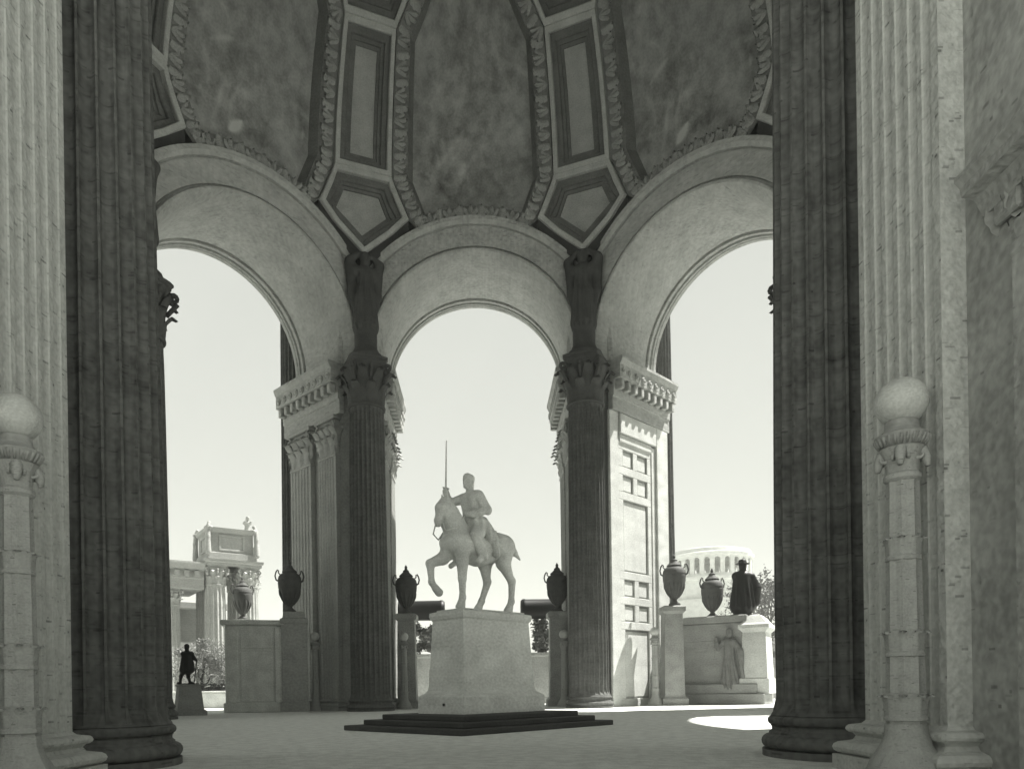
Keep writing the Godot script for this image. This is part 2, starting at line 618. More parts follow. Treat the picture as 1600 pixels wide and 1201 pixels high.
func make_materials() -> void:
	var t_plaster := to_tex(mixed(512, 0.62, 1.0, 0.006, 0.06, 3, 240, 0.0, 10, 0.55))
	var t_trav := to_tex(mixed(512, 0.7, 1.0, 0.02, 0.09, 11, 520, 0.2, 12, 0.35))
	var t_col := to_tex(mixed(512, 0.34, 1.0, 0.01, 0.05, 23, 700, 0.25, 26, 0.4))
	var t_floor := to_tex(mixed(1024, 0.68, 1.0, 0.012, 0.14, 31, 3000, 0.0, 4, 0.55))
	var t_dark := to_tex(mixed(256, 0.5, 1.0, 0.012, 0.1, 41))
	var n_fine := bump_of(512, 0.05, 5, 3.0)
	var n_rough := bump_of(512, 0.02, 9, 5.0, 5)
	M.plaster = stone(0.42, t_plaster, 0.13, 0.92, n_fine, 0.5)
	M.pier = stone(0.4, t_plaster, 0.12, 0.92, n_fine, 0.35)
	var t_arch := to_tex(mixed(512, 0.55, 1.0, 0.01, 0.05, 71, 900, 0.2, 12, 0.5))
	M.arch = stone(0.5, t_arch, 0.09, 0.92, n_fine, 0.5)
	M.trav = stone(0.54, t_trav, 0.16, 0.9, n_fine, 0.7)
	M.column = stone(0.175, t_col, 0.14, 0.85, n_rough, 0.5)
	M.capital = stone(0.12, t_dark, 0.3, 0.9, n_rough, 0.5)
	M.ground = stone(0.74, t_floor, 0.13, 0.95, n_fine, 0.6)
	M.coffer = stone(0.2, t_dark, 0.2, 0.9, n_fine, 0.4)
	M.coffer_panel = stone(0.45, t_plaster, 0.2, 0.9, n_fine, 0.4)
	M.moulding = stone(0.52, t_plaster, 0.2, 0.9, n_fine, 0.4)
	M.leafwork = stone(0.4, t_dark, 0.3, 0.9)
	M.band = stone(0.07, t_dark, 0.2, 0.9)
	M.mural = stone(0.4, t_plaster, 0.1, 0.9)
	for k in 3:
		var mm := StandardMaterial3D.new()
		mm.albedo_color = grey(0.5)
		mm.albedo_texture = to_tex(mural_img(512, 21 + k * 5))
		mm.roughness = 0.9
		M["mural_%d" % k] = mm
	M.border = stone(0.25, t_dark, 0.2, 0.9)
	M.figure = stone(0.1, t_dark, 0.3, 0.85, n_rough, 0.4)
	M.statue = stone(0.62, t_plaster, 0.3, 0.75, n_rough, 0.7)
	M.pedestal = stone(0.62, t_plaster, 0.2, 0.88, n_fine, 0.6)
	M.step = stone(0.06, t_dark, 0.3, 0.8, n_fine, 0.5)
	M.lamp_stone = stone(0.4, t_trav, 0.4, 0.85, n_fine, 0.5)
	M.globe = stone(0.6, t_plaster, 0.5, 0.35)
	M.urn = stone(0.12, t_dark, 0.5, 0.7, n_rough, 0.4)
	M.relief = stone(0.24, t_dark, 0.5, 0.8, n_rough, 0.4)
	M.bronze = stone(0.013, t_dark, 0.6, 0.45, n_rough, 0.4)
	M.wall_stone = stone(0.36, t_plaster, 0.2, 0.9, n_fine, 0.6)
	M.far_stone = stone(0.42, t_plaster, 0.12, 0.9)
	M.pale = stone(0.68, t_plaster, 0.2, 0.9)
	M.grass = stone(0.12, t_floor, 0.15, 0.95)
	M.bark = stone(0.05, t_dark, 0.5, 0.9)
	M.leaf_dark = StandardMaterial3D.new()
	M.leaf_dark.albedo_color = grey(0.05)
	M.leaf_dark.roughness = 0.8
	M.leaf_pale = StandardMaterial3D.new()
	M.leaf_pale.albedo_color = grey(0.2)
	M.leaf_pale.roughness = 0.8
	for k in ["leaf_dark", "leaf_pale"]:
		M[k].cull_mode = BaseMaterial3D.CULL_DISABLED
		M[k].backlight_enabled = true
		M[k].backlight = Color(0.1, 0.1, 0.1)

# ------------------------------------------------------------------ the rotunda
func dome_r(y: float) -> float:
	return RV if y <= 38.0 else sqrt(maxf(0.01, 24.2 * 24.2 - (y - 38.0) * (y - 38.0))) - 2.6

func face_pt(l: float, y: float, dep: float) -> Vector3:
	var k := dome_r(y) / RV
	var s := clampf((y - 38.0) / 24.2, 0.0, 1.0)
	return Vector3(l * k, y + dep * s, -(AP * k + dep * sqrt(1.0 - s * s)))

func rib_pt(v: float, y: float, dep: float) -> Vector3:
	if absf(v) <= HW:
		var k := dome_r(y) / RV
		var s := clampf((y - 38.0) / 24.2, 0.0, 1.0)
		return Vector3(v * k, y + dep * s, -(RV * k + dep * sqrt(1.0 - s * s)))
	var sg := signf(v)
	var p := face_pt(-sg * (FW - (absf(v) - HW)), y, dep)
	return az(22.5 * sg) * p

func inset(poly: Array, d: float) -> Array:
	var n := poly.size()
	var area := 0.0
	for i in n:
		area += poly[i].cross(poly[(i + 1) % n])
	var sg := 1.0 if area > 0.0 else -1.0
	var out := []
	for i in n:
		var a: Vector2 = (poly[i] - poly[(i + n - 1) % n]).normalized()
		var b: Vector2 = (poly[(i + 1) % n] - poly[i]).normalized()
		var na := Vector2(-a.y, a.x) * sg
		var nb := Vector2(-b.y, b.x) * sg
		out.append(poly[i] + (na + nb) / maxf(0.35, 1.0 + na.dot(nb)) * d)
	return out

func densify(poly: Array, step: float) -> Array:
	var out := []
	var n := poly.size()
	for i in n:
		var a: Vector2 = poly[i]
		var b: Vector2 = poly[(i + 1) % n]
		var m := maxi(1, int(ceil(a.distance_to(b) / step)))
		for k in m:
			out.append(a.lerp(b, float(k) / m))
	return out

func rings_mesh(poly: Array, rings: Array, on_rib: bool, fill := false) -> ArrayMesh:
	var st := mb()
	var loops := []
	for r in rings:
		var lp := []
		for p in inset(poly, r[0]):
			lp.append(rib_pt(p.x, p.y, r[1]) if on_rib else face_pt(p.x, p.y, r[1]))
		loops.append(lp)
	for i in loops.size() - 1:
		var n: int = loops[i].size()
		for k in n:
			var j := (k + 1) % n
			quad(st, loops[i][k], loops[i][j], loops[i + 1][j], loops[i + 1][k])
	if fill:
		var lp: Array = loops[-1]
		var mid := Vector3.ZERO
		for p in lp: mid += p
		mid /= lp.size()
		for i in lp.size():
			tri(st, lp[i], lp[(i + 1) % lp.size()], mid)
	return fin(st)

func ext_y(l: float) -> float:
	return YC + sqrt(maxf(0.0, 10.35 * 10.35 - l * l))

func build_dome() -> void:
	var frame_r := [[0.0, 0.1], [0.0, -0.2], [0.06, -0.26], [0.34, -0.26], [0.4, -0.2], [0.4, 0.12]]
	var step_r := [[0.4, 0.12], [0.78, 0.12], [0.84, 0.2], [0.84, 0.34], [1.08, 0.34], [1.08, 0.5], [1.3, 0.5], [1.3, 0.62]]
	var defs := [
		[Vector2(-HW, 40.5), Vector2(-3.51, 37.4), Vector2(0, 34.3), Vector2(3.51, 37.4), Vector2(HW, 40.5)],
		[Vector2(-HW, 40.5), Vector2(HW, 40.5), Vector2(HW, 49.5), Vector2(-HW, 49.5)],
		[Vector2(-HW, 49.5), Vector2(HW, 49.5), Vector2(4.2, 52.6), Vector2(4.2, 55.5), Vector2(-4.2, 55.5), Vector2(-4.2, 52.6)]]
	var pan := mb(true)
	for j in 12:
		quad(pan, rib_pt(-0.9, lerpf(41.8, 48.2, j / 12.0), 0.62), rib_pt(0.9, lerpf(41.8, 48.2, j / 12.0), 0.62), rib_pt(0.9, lerpf(41.8, 48.2, (j + 1) / 12.0), 0.62), rib_pt(-0.9, lerpf(41.8, 48.2, (j + 1) / 12.0), 0.62))
	var meshes := []
	for d in defs:
		var poly: Array = densify(d, 1.1)
		meshes.append([rings_mesh(poly, frame_r, true), rings_mesh(poly, step_r, true), rings_mesh(poly, [[1.3, 0.62]], true, true)])
	meshes[1][2] = fin(pan)
	# dark band between the foot of each rib and the arches
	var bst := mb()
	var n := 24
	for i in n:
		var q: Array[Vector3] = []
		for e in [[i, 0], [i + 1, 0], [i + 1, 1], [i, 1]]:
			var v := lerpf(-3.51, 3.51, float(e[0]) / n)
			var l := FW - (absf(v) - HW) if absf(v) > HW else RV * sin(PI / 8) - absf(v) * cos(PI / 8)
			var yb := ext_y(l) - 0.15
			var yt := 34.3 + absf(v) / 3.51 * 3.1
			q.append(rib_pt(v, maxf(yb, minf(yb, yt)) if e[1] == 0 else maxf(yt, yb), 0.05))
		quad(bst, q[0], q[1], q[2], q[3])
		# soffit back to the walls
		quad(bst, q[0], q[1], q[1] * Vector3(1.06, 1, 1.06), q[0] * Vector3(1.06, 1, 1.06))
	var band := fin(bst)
	var poly := []
	for i in 13:
		var l := lerpf(4.93, -4.93, i / 12.0)
		poly.append(Vector2(l, maxf(ext_y(l) - 0.05, 37.4 if absf(l) > 4.9 else 0.0)))
	poly.append_array([Vector2(-FW, 40.5), Vector2(-FW, 49.5), Vector2(-4.24, 52.6), Vector2(-4.24, 55.5), Vector2(4.24, 55.5), Vector2(4.24, 52.6), Vector2(FW, 49.5), Vector2(FW, 40.5)])
	poly = densify(poly, 1.0)
	var rim := rings_mesh(poly, [[0.0, 0.1], [0.1, -0.06], [0.2, 0.02], [1.15, 0.3], [1.22, 0.3], [1.3, 0.5], [1.55, 1.2]], false)
	# curved painted field behind the rim
	var pst := mb(true)
	for j in 22:
		for i in 10:
			for e in [[i, j], [i + 1, j], [i + 1, j + 1], [i, j], [i + 1, j + 1], [i, j + 1]]:
				pst.set_uv(Vector2(0.15 + e[0] / 10.0 * 0.7, 1.0 - e[1] / 22.0))
				pst.add_vertex(face_pt(lerpf(-FW, FW, e[0] / 10.0), lerpf(37.5, 55.4, e[1] / 22.0), 1.15))
	var field := fin(pst)
	var lst := mb(true)
	leaf(lst, Transform3D.IDENTITY, 0.8, 1.05, 0.22, 3, 0.13)
	var leaf_mesh := fin(lst)
	var lst2 := mb(true)
	for k in [-1, 0, 1]:
		leaf(lst2, Transform3D(Basis(Vector3.BACK, k * 0.6), Vector3(0, 0, 0.03 * (1 - absi(k)))), 0.42, 1.0, 0.2, 2, 0.11)
	var palm_mesh := fin(lst2)
	var mid := densify(inset(poly, 0.22), 0.5)
	for k in 8:
		var fa := k * 45.0
		var ra := fa + 22.5
		var names3 := ["foot_coffer", "rib_coffer", "crown_coffer"]
		for i in 3:
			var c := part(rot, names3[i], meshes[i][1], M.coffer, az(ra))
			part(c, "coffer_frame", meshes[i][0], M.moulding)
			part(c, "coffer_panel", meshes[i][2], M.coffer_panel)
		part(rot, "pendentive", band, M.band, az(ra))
		var p := part(rot, "mural_panel", rim, M.border, az(fa))
		part(p, "painted_field", field, M["mural_%d" % (k % 3)])
		if k in [0, 1, 7]:
			# carved leaves round the panel
			var run := 0.0
			var total := 0
			var m2 := inset(poly, 0.22)
			for i in m2.size():
				var a: Vector2 = m2[i]
				var b: Vector2 = m2[(i + 1) % m2.size()]
				var ln := a.distance_to(b)
				while run < ln:
					var q := a.lerp(b, run / ln)
					run += 0.76
					if q.y > 51.0: continue
					var dir := (b - a).normalized()
					var inn := Vector2(-dir.y, dir.x)
					if (Vector2(0, 45) - q).dot(inn) < 0: inn = -inn
					var o: Vector3 = face_pt(q.x, q.y, 0.0)
					var up: Vector3 = (face_pt(q.x + inn.x * 0.8, q.y + inn.y * 0.8, 0.22) - o).normalized()
					var outw := (Vector3(0, 44, 0) - o)
					var zz := (outw - up * outw.dot(up)).normalized()
					var xx := up.cross(zz)
					part(p, "carved_leaf", leaf_mesh if total % 2 == 0 else palm_mesh, M.leafwork, Transform3D(Basis(xx, up, zz), o))
					total += 1
				run -= ln
	# crown of the dome and its outer shell
	var cst := mb(true)
	var prof := []
	for i in 10:
		var y := lerpf(55.5, 61.9, i / 9.0)
		prof.append(Vector2(dome_r(y) * 1.02, y + 0.3))
	prof.append(Vector2(0.0, 62.3))
	lathe(cst, prof, 48)
	part(rot, "dome_crown", fin(cst), M.mural)
	var ost := mb(true)
	prof = [Vector2(25.5, 44.0), Vector2(25.5, 46.0)]
	for i in 14:
		var a := PI / 2 * (i + 1) / 14.0
		prof.append(Vector2(25.5 * cos(a), 46.0 + 19.0 * sin(a)))
	prof[-1].x = 0.0
	lathe(ost, prof, 48)
	part(rot, "outer_dome", fin(ost), M.plaster)

func build_arches() -> void:
	var st := mb()
	arch_sweep(st, [Vector2(10.45, 21.3), Vector2(10.45, 20.5), Vector2(10.15, 20.5), Vector2(10.05, 20.62), Vector2(9.9, 20.66), Vector2(9.88, 20.9), Vector2(9.8, 20.92),
		Vector2(9.76, 20.8), Vector2(8.3, 20.82), Vector2(8.28, 21.0), Vector2(8.16, 21.02), Vector2(8.12, 20.72), Vector2(8.0, 20.62), Vector2(7.86, 20.66), Vector2(7.46, 21.35), Vector2(7.46, 26.9),
		Vector2(7.56, 26.95), Vector2(7.56, 27.1), Vector2(7.36, 27.12), Vector2(7.36, 27.4), Vector2(7.42, 27.44), Vector2(7.42, 27.52), Vector2(7.28, 27.56), Vector2(7.28, 27.72), Vector2(7.22, 27.78), Vector2(7.22, 28.1), Vector2(8.6, 28.1), Vector2(8.6, 29.8), Vector2(10.9, 29.8)], 56)
	# outer wall above the arch up to the attic
	var top := 44.0
	var n := 24
	st.set_smooth_group(-1)
	for i in n:
		var a0 := PI * i / n
		var a1 := PI * (i + 1) / n
		var q := []
		for a in [a0, a1]:
			var r := 10.9
			var dx := cos(a)
			var dy := sin(a)
			var t := minf(12.34 / maxf(absf(dx), 0.001), (top - YC) / maxf(dy, 0.001))
			q.append(Vector3(dx * r, YC + dy * r, -29.8))
			q.append(Vector3(dx * t, YC + dy * t, -29.8))
		quad(st, q[0], q[2], q[3], q[1])
	for s in [-1.0, 1.0]:
		quad(st, Vector3(s * 10.9, 26.4, -29.8), Vector3(s * 12.34, 26.4, -29.8), Vector3(s * 12.34, YC, -29.8), Vector3(s * 10.9, YC, -29.8))
	# attic roof
	quad(st, Vector3(-9.53, top, -23.0), Vector3(9.53, top, -23.0), Vector3(12.34, top, -29.8), Vector3(-12.34, top, -29.8))
	var m := fin(st)
	for k in 8:
		part(rot, "arch", m, M.arch, az(k * 45.0))

func pilaster_mesh(w: float, y0: float, y1: float, dep: float) -> ArrayMesh:
	# fluted slab facing +Z, width along X
	var st := mb()
	var n := 6
	var xs := []
	var zs := []
	var m := 0.12
	var fw := (w - 2 * m) / n
	xs.append(-w / 2); zs.append(0.0)
	xs.append(-w / 2); zs.append(dep)
	for k in n:
		var x0 := -w / 2 + m + k * fw
		var g := fw * 0.12
		xs.append(x0 + g); zs.append(dep)
		for i in 7:
			var a := PI * i / 6.0
			xs.append(x0 + fw / 2 - cos(a) * (fw / 2 - g * 1.3)); zs.append(dep - sin(a) * fw * 0.13)
		xs.append(x0 + fw - g); zs.append(dep)
	xs.append(w / 2); zs.append(dep)
	xs.append(w / 2); zs.append(0.0)
	for i in xs.size() - 1:
		quad(st, Vector3(xs[i], y0, zs[i]), Vector3(xs[i + 1], y0, zs[i + 1]), Vector3(xs[i + 1], y1, zs[i + 1]), Vector3(xs[i], y1, zs[i]))
	return fin(st)

func pil_base(w: float, h: float, dep: float) -> ArrayMesh:
	var st := mb()
	var p := [Vector2(0, 0), Vector2(0.42, 0), Vector2(0.42, h * 0.3)]
	for i in 7:
		var a := -PI / 2 + PI * i / 6.0
		p.append(Vector2(0.27 + 0.15 * cos(a), h * 0.44 + h * 0.13 * sin(a)))
	p.append_array([Vector2(0.16, h * 0.6), Vector2(0.12, h * 0.68), Vector2(0.16, h * 0.74)])
	for i in 7:
		var a := -PI / 2 + PI * i / 6.0
		p.append(Vector2(0.16 + 0.09 * cos(a), h * 0.83 + h * 0.09 * sin(a)))
	p.append_array([Vector2(0.05, h * 0.94), Vector2(0.0, h)])
	for i in p.size(): p[i] = p[i] + Vector2(0.002, 0)
	sweep_rect(st, p, w / 2, dep, Transform3D.IDENTITY)
	rect_cap(st, w / 2, dep, h)
	return fin(st)

func pil_capital(w: float, h: float, dep: float) -> ArrayMesh:
	var st := mb()
	box(st, Vector3(0, h * 0.45, dep / 2), Vector3(w * 0.98, h * 0.9, dep), 0.02)
	box(st, Vector3(0, h * 0.03, dep / 2), Vector3(w * 1.06, h * 0.06, dep + 0.12), 0.03)
	for i in 3:
		leaf(st, Transform3D(Basis.IDENTITY, Vector3((i - 1) * w * 0.34, h * 0.06, dep)), w * 0.36, h * 0.48, 0.4, 3, 0.08)
	for i in 4:
		leaf(st, Transform3D(Basis.IDENTITY, Vector3((i - 1.5) * w * 0.31, h * 0.2, dep - 0.02)), w * 0.34, h * 0.6, 0.4, 3, 0.08)
	for s in [-1.0, 1.0]:
		leaf(st, Transform3D(Basis(Vector3.UP, s * PI / 2), Vector3(s * w * 0.49, h * 0.1, dep * 0.4)), w * 0.3, h * 0.7, 0.34, 3, 0.08)
		var pts := []
		var rd := []
		for i in 13:
			var t := i / 12.0
			var q := t * TAU * 1.3
			var sr := w * 0.15 * (1.0 - 0.75 * t)
			pts.append(Vector3(s * (w * 0.47 - sin(q) * sr * 0.6), h * 0.76 + cos(q) * sr, dep + 0.15))
			rd.append(0.1)
		tube(st, pts, rd, 6)
	box(st, Vector3(0, h * 0.95, dep / 2 + 0.1), Vector3(w * 1.16, h * 0.1, dep + 0.35), 0.05)
	return fin(st)

func build_piers() -> void:
	# solid pier between two bays, drawn in the frame of its corner
	var b := az(-22.5)
	var b2 := az(22.5)
	var pts: Array[Vector3] = [b * Vector3(JW, 0, -22.6), Vector3(0, 0, -22.8), b2 * Vector3(-JW, 0, -22.6), b2 * Vector3(-JW, 0, -29.8), Vector3(0, 0, -29.8 / cos(PI / 8)), b * Vector3(JW, 0, -29.8)]
	var st := mb()
	for i in 6:
		var p := pts[i]
		var q := pts[(i + 1) % 6]
		quad(st, p, q, q + Vector3(0, 27.0, 0), p + Vector3(0, 27.0, 0))
	# block over the column head, under the springing of the arches
	var imp: Array[Vector3] = [b * Vector3(JW, 0, -20.95), Vector3(0, 0, -20.95 / cos(PI / 8)), b2 * Vector3(-JW, 0, -20.95), b2 * Vector3(-JW, 0, -23.2), b * Vector3(JW, 0, -23.2)]
	for i in 5:
		var p := imp[i] + Vector3(0, 26.22, 0)
		var q := imp[(i + 1) % 5] + Vector3(0, 26.22, 0)
		quad(st, p, q, q + Vector3(0, 0.9, 0), p + Vector3(0, 0.9, 0))
		tri(st, p, q, Vector3(0, 26.22, -23.0))
	var pier := fin(st)
	for k in 8:
		part(rot, "pier", pier, M.pier, az(k * 45.0 + 22.5))
	# jamb dress: pilasters, entablature with blocks and rosettes
	var sh_a := pilaster_mesh(2.4, 0.9, 19.6, 0.38)
	var sh_b := pilaster_mesh(3.0, 0.9, 19.6, 0.38)
	var ba_a := pil_base(2.4, 0.9, 0.38)
	var ba_b := pil_base(3.0, 0.9, 0.38)
	var ca_a := pil_capital(2.4, 3.1, 0.38)
	var ca_b := pil_capital(3.0, 3.1, 0.38)
	var prof := [Vector2(0, 22.7), Vector2(0.42, 22.7), Vector2(0.42, 23.7), Vector2(0.52, 23.75), Vector2(0.56, 24.9), Vector2(1.15, 24.95), Vector2(1.15, 25.95), Vector2(1.22, 26.0), Vector2(1.36, 26.3), Vector2(1.36, 26.5), Vector2(0, 26.5)]
	var cst := mb()
	extrude(cst, prof, Vector3(0, 0, 0), Vector3(8.1, 0, 0), Vector3(0, 0, 1), Vector3.UP)
	var corn := fin(cst)
	var block := box_mesh(Vector3(0.42, 0.7, 0.56), 0.06)
	var rst := mb(true)
	lathe(rst, [Vector2(0.3, 0), Vector2(0.3, 0.05), Vector2(0.24, 0.11), Vector2(0.17, 0.07), Vector2(0.12, 0.12), Vector2(0, 0.15)], 14)
	var rosette := fin(rst)
	for k in 8:
		for s in [-1.0, 1.0]:
			# frame on the jamb: x runs outward along the wall, +Z leaves the wall towards the opening
			var xf := az(k * 45.0) * Transform3D(Basis(Vector3(0, 0, -1), Vector3.UP, Vector3(-s, 0, 0)), Vector3(s * JW, 0, 0))
			if s < 0: xf = az(k * 45.0) * Transform3D(Basis(Vector3(0, 0, 1), Vector3.UP, Vector3(1, 0, 0)), Vector3(-JW, 0, 0))
			var o := 1.0 if s > 0 else -1.0
			var door: bool = (k == 1 and s < 0) or (k == 4 and s < 0)
			# pilaster next to the column
			if not (k == 1 and s < 0):
				var p := part(rot, "pilaster", sh_a, M.trav if k == 4 else M.plaster, xf * Transform3D(Basis.IDENTITY, Vector3(o * 23.75, 0, 0)))
				part(p, "pilaster_base", ba_a, M.trav if k == 4 else M.plaster)
				part(p, "pilaster_capital", ca_a, M.plaster, Transform3D(Basis.IDENTITY, Vector3(0, 19.6, 0)))
			if not door:
				var p := part(rot, "pilaster", sh_b, M.trav if k == 4 else M.plaster, xf * Transform3D(Basis.IDENTITY, Vector3(o * 27.6, 0, 0)))
				part(p, "pilaster_base", ba_b, M.trav if k == 4 else M.plaster)
				part(p, "pilaster_capital", ca_b, M.plaster, Transform3D(Basis.IDENTITY, Vector3(0, 19.6, 0)))
			var c := part(rot, "cornice", corn, M.arch, xf * Transform3D(Basis.IDENTITY, Vector3(21.9 if s > 0 else -30.0, 0, 0)))
			if k in [0, 1, 7]:
				for i in 9:
					part(c, "modillion", block, M.arch, Transform3D(Basis.IDENTITY, Vector3(0.45 + i * 0.9, 24.54, 0.82)))
					part(c, "rosette", rosette, M.arch, Transform3D(Basis(Vector3.RIGHT, PI / 2), Vector3(0.45 + i * 0.9, 25.42, 1.15)))
	build_door_far()
	build_door_near()

func build_door_far() -> void:
	# tall panelled door case on the sunlit jamb of the far right pier (bay 45, its inner side)
	var xf := az(45.0) * Transform3D(Basis(Vector3(0, 0, 1), Vector3.UP, Vector3(1, 0, 0)), Vector3(-JW, 0, 0))
	var st := mb()
	# x = -depth; the wall runs from -21 to -29.8
	box(st, Vector3(-28.9, 11.35, 0.2), Vector3(1.7, 22.7, 0.4), 0.05)
	box(st, Vector3(-22.3, 11.35, 0.12), Vector3(1.2, 22.7, 0.24), 0.05)
	box(st, Vector3(-25.5, 21.9, 0.2), Vector3(5.1, 1.55, 0.398), 0.05)
	box(st, Vector3(-27.75, 10.5, 0.12), Vector3(0.56, 21.0, 0.24), 0.05)
	box(st, Vector3(-25.2, 20.8, 0.14), Vector3(4.5, 0.6, 0.28), 0.05)
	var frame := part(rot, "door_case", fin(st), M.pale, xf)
	var leafst := mb()
	# raised stiles between sunk panels
	var y := 0.6
	var rows := [[5.4, 1], [1.35, 2], [1.35, 2], [5.6, 1], [1.35, 2], [1.35, 2]]
	box(leafst, Vector3(-25.2, 0.3, 0.09), Vector3(4.56, 0.6, 0.18), 0.03)
	for r in rows:
		var top: float = y + r[0]
		box(leafst, Vector3(-25.2, top + 0.3, 0.09), Vector3(4.56, 0.6, 0.18), 0.03)
		box(leafst, Vector3(-23.2, (y + top) / 2, 0.088), Vector3(0.6, r[0], 0.176), 0.03)
		box(leafst, Vector3(-27.2, (y + top) / 2, 0.088), Vector3(0.55, r[0], 0.176), 0.03)
		if r[1] == 2:
			box(leafst, Vector3(-25.2, (y + top) / 2, 0.086), Vector3(0.6, r[0], 0.172), 0.03)
		var n: int = r[1]
		for i in n:
			var w := 3.4 if n == 1 else 1.4
			var cx := -25.2 if n == 1 else (-26.2 + i * 2.0)
			part(frame, "sunk_panel", box_mesh(Vector3(w - 0.3, r[0] - 0.3, 0.06), 0.02), M.pale, Transform3D(Basis.IDENTITY, Vector3(cx, (y + top) / 2, 0.03)))
		y = top + 0.6
	part(frame, "panelled_leaf", fin(leafst), M.pale)

func build_door_near() -> void:
	# moulded door case on the near right jamb
	var xf := az(180.0) * Transform3D(Basis(Vector3(0, 0, 1), Vector3.UP, Vector3(1, 0, 0)), Vector3(-JW, -0.45, 0))
	var st := mb()
	for e in [[0.9, 0.16], [0.5, 0.24]]:
		box(st, Vector3(-26.6 + (0.9 - e[0]) * 0.4, 4.08, e[1] / 2), Vector3(e[0], 7.24, e[1]), 0.05)
	box(st, Vector3(-28.3, 7.9, 0.1), Vector3(4.2, 0.5, 0.2), 0.04)
	box(st, Vector3(-28.25, 7.72, 0.14), Vector3(4.1, 0.2, 0.28), 0.04)
	var f := part(rot, "door_case", fin(st), M.plaster, xf)
	var c := mb()
	extrude(c, [Vector2(0, 8.6), Vector2(0.12, 8.62), Vector2(0.2, 8.8), Vector2(0.24, 8.86), Vector2(0.42, 8.9), Vector2(0.44, 9.02), Vector2(0.52, 9.1), Vector2(0.52, 9.16), Vector2(0, 9.2)], Vector3(-30.4, 0, 0), Vector3(-25.5, 0, 0), Vector3(0, 0, 1), Vector3.UP)
	part(f, "door_cornice", fin(c), M.wall_stone)
	var cs := mb(true)
	leaf(cs, Transform3D(Basis(Vector3.RIGHT, PI), Vector3(-25.75, 8.85, 0.1)), 0.4, 0.7, 0.3, 3, 0.1)
	leaf(cs, Transform3D(Basis(Vector3.RIGHT, PI), Vector3(-26.15, 8.75, 0.1)), 0.4, 0.55, 0.3, 3, 0.1)
	box(cs, Vector3(-25.95, 8.5, 0.06), Vector3(0.5, 0.3, 0.12), 0.05)
	part(f, "console", fin(cs), M.wall_stone)
	var b := mb()
	box(b, Vector3(-28.4, 9.75, 0.08), Vector3(4.0, 0.2, 0.16), 0.05)
	part(f, "upper_moulding", fin(b), M.wall_stone)

func build_columns() -> void:
	var shaft := fluted_shaft(1.47, 1.26, 0.95, 22.5)
	var cap := capital_mesh(1.32, 22.5, 26.2, 1.0)
	var base := base_mesh(1.48, 0.95)
	for k in 8:
		var p := az(k * 45.0 + 22.5) * Vector3(0, 0, -21.5)
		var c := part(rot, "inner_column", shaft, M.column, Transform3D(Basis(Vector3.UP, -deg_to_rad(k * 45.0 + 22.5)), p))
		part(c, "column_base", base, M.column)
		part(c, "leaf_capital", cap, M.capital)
	var osh := fluted_shaft(1.55, 1.38, 0.95, 35.0)
	var ocap := capital_mesh(1.4, 35.0, 38.6, 1.0)
	for k in 8:
		for s in [-1.0, 1.0]:
			var p := az(k * 45.0) * Vector3(s * 9.5, 0, -31.6)
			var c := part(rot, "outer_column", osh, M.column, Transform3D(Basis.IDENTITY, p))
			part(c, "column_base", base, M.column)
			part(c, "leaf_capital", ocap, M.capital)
	# outer entablature carried by the outer columns
	var est := mb()
	extrude(est, [Vector2(29.95, 38.6), Vector2(33.2, 38.6), Vector2(33.2, 40.2), Vector2(34.0, 40.4), Vector2(34.4, 41.6), Vector2(29.95, 41.9)], Vector3(-2.0, 0, 0), Vector3(2.0, 0, 0), Vector3(0, 0, -1), Vector3.UP)
	var ent := fin(est)
	for k in 8:
		for s in [-1.0, 1.0]:
			part(rot, "outer_entablature", ent, M.plaster, az(k * 45.0) * Transform3D(Basis.IDENTITY, Vector3(s * 9.6, 0, 0)))

# ------------------------------------------------------------------ statues
func robed_figure() -> ArrayMesh:
	# heavy draped figure, hands raised behind the head, cloak spreading from the arms; about 6 m
	var b := []
	b.append([V(0, 0.1, 0), V(0, 2.2, 0.05), 0.95, 0.68])
	b.append([V(0.35, 0.1, 0.3), V(0.25, 2.4, 0.3), 0.5, 0.42])
	b.append([V(-0.35, 0.1, 0.3), V(-0.25, 2.4, 0.3), 0.5, 0.42])
	b.append([V(0, 2.2, 0.05), V(0, 4.0, 0.05), 0.66, 0.62])
	b.append([V(-0.55, 4.1, 0), V(0.55, 4.1, 0), 0.46, 0.46])
	b.append([V(0, 4.2, 0.05), V(0, 4.7, 0.1), 0.3, 0.26])
	b.append([V(0, 4.95, 0.12), V(0, 5.25, 0.1), 0.38, 0.42])
	b.append([V(0, 4.85, 0.4), V(0, 5.0, 0.46), 0.14, 0.1])
	for s in [-1.0, 1.0]:
		b.append([V(s * 0.75, 4.1, 0), V(s * 1.15, 4.9, 0.05), 0.34, 0.28])
		b.append([V(s * 1.15, 4.9, 0.05), V(s * 0.45, 5.55, 0.0), 0.27, 0.2])
		b.append([V(s * 1.12, 4.8, -0.2), V(s * 0.95, 2.6, -0.25), 0.36, 0.3])
		b.append([V(s * 0.95, 2.6, -0.25), V(s * 0.6, 0.8, -0.3), 0.32, 0.2])
	return sdf_mesh(b, 0.1, 0.22, [0.045, 13.0, 0.5, 4.3, -1.0])

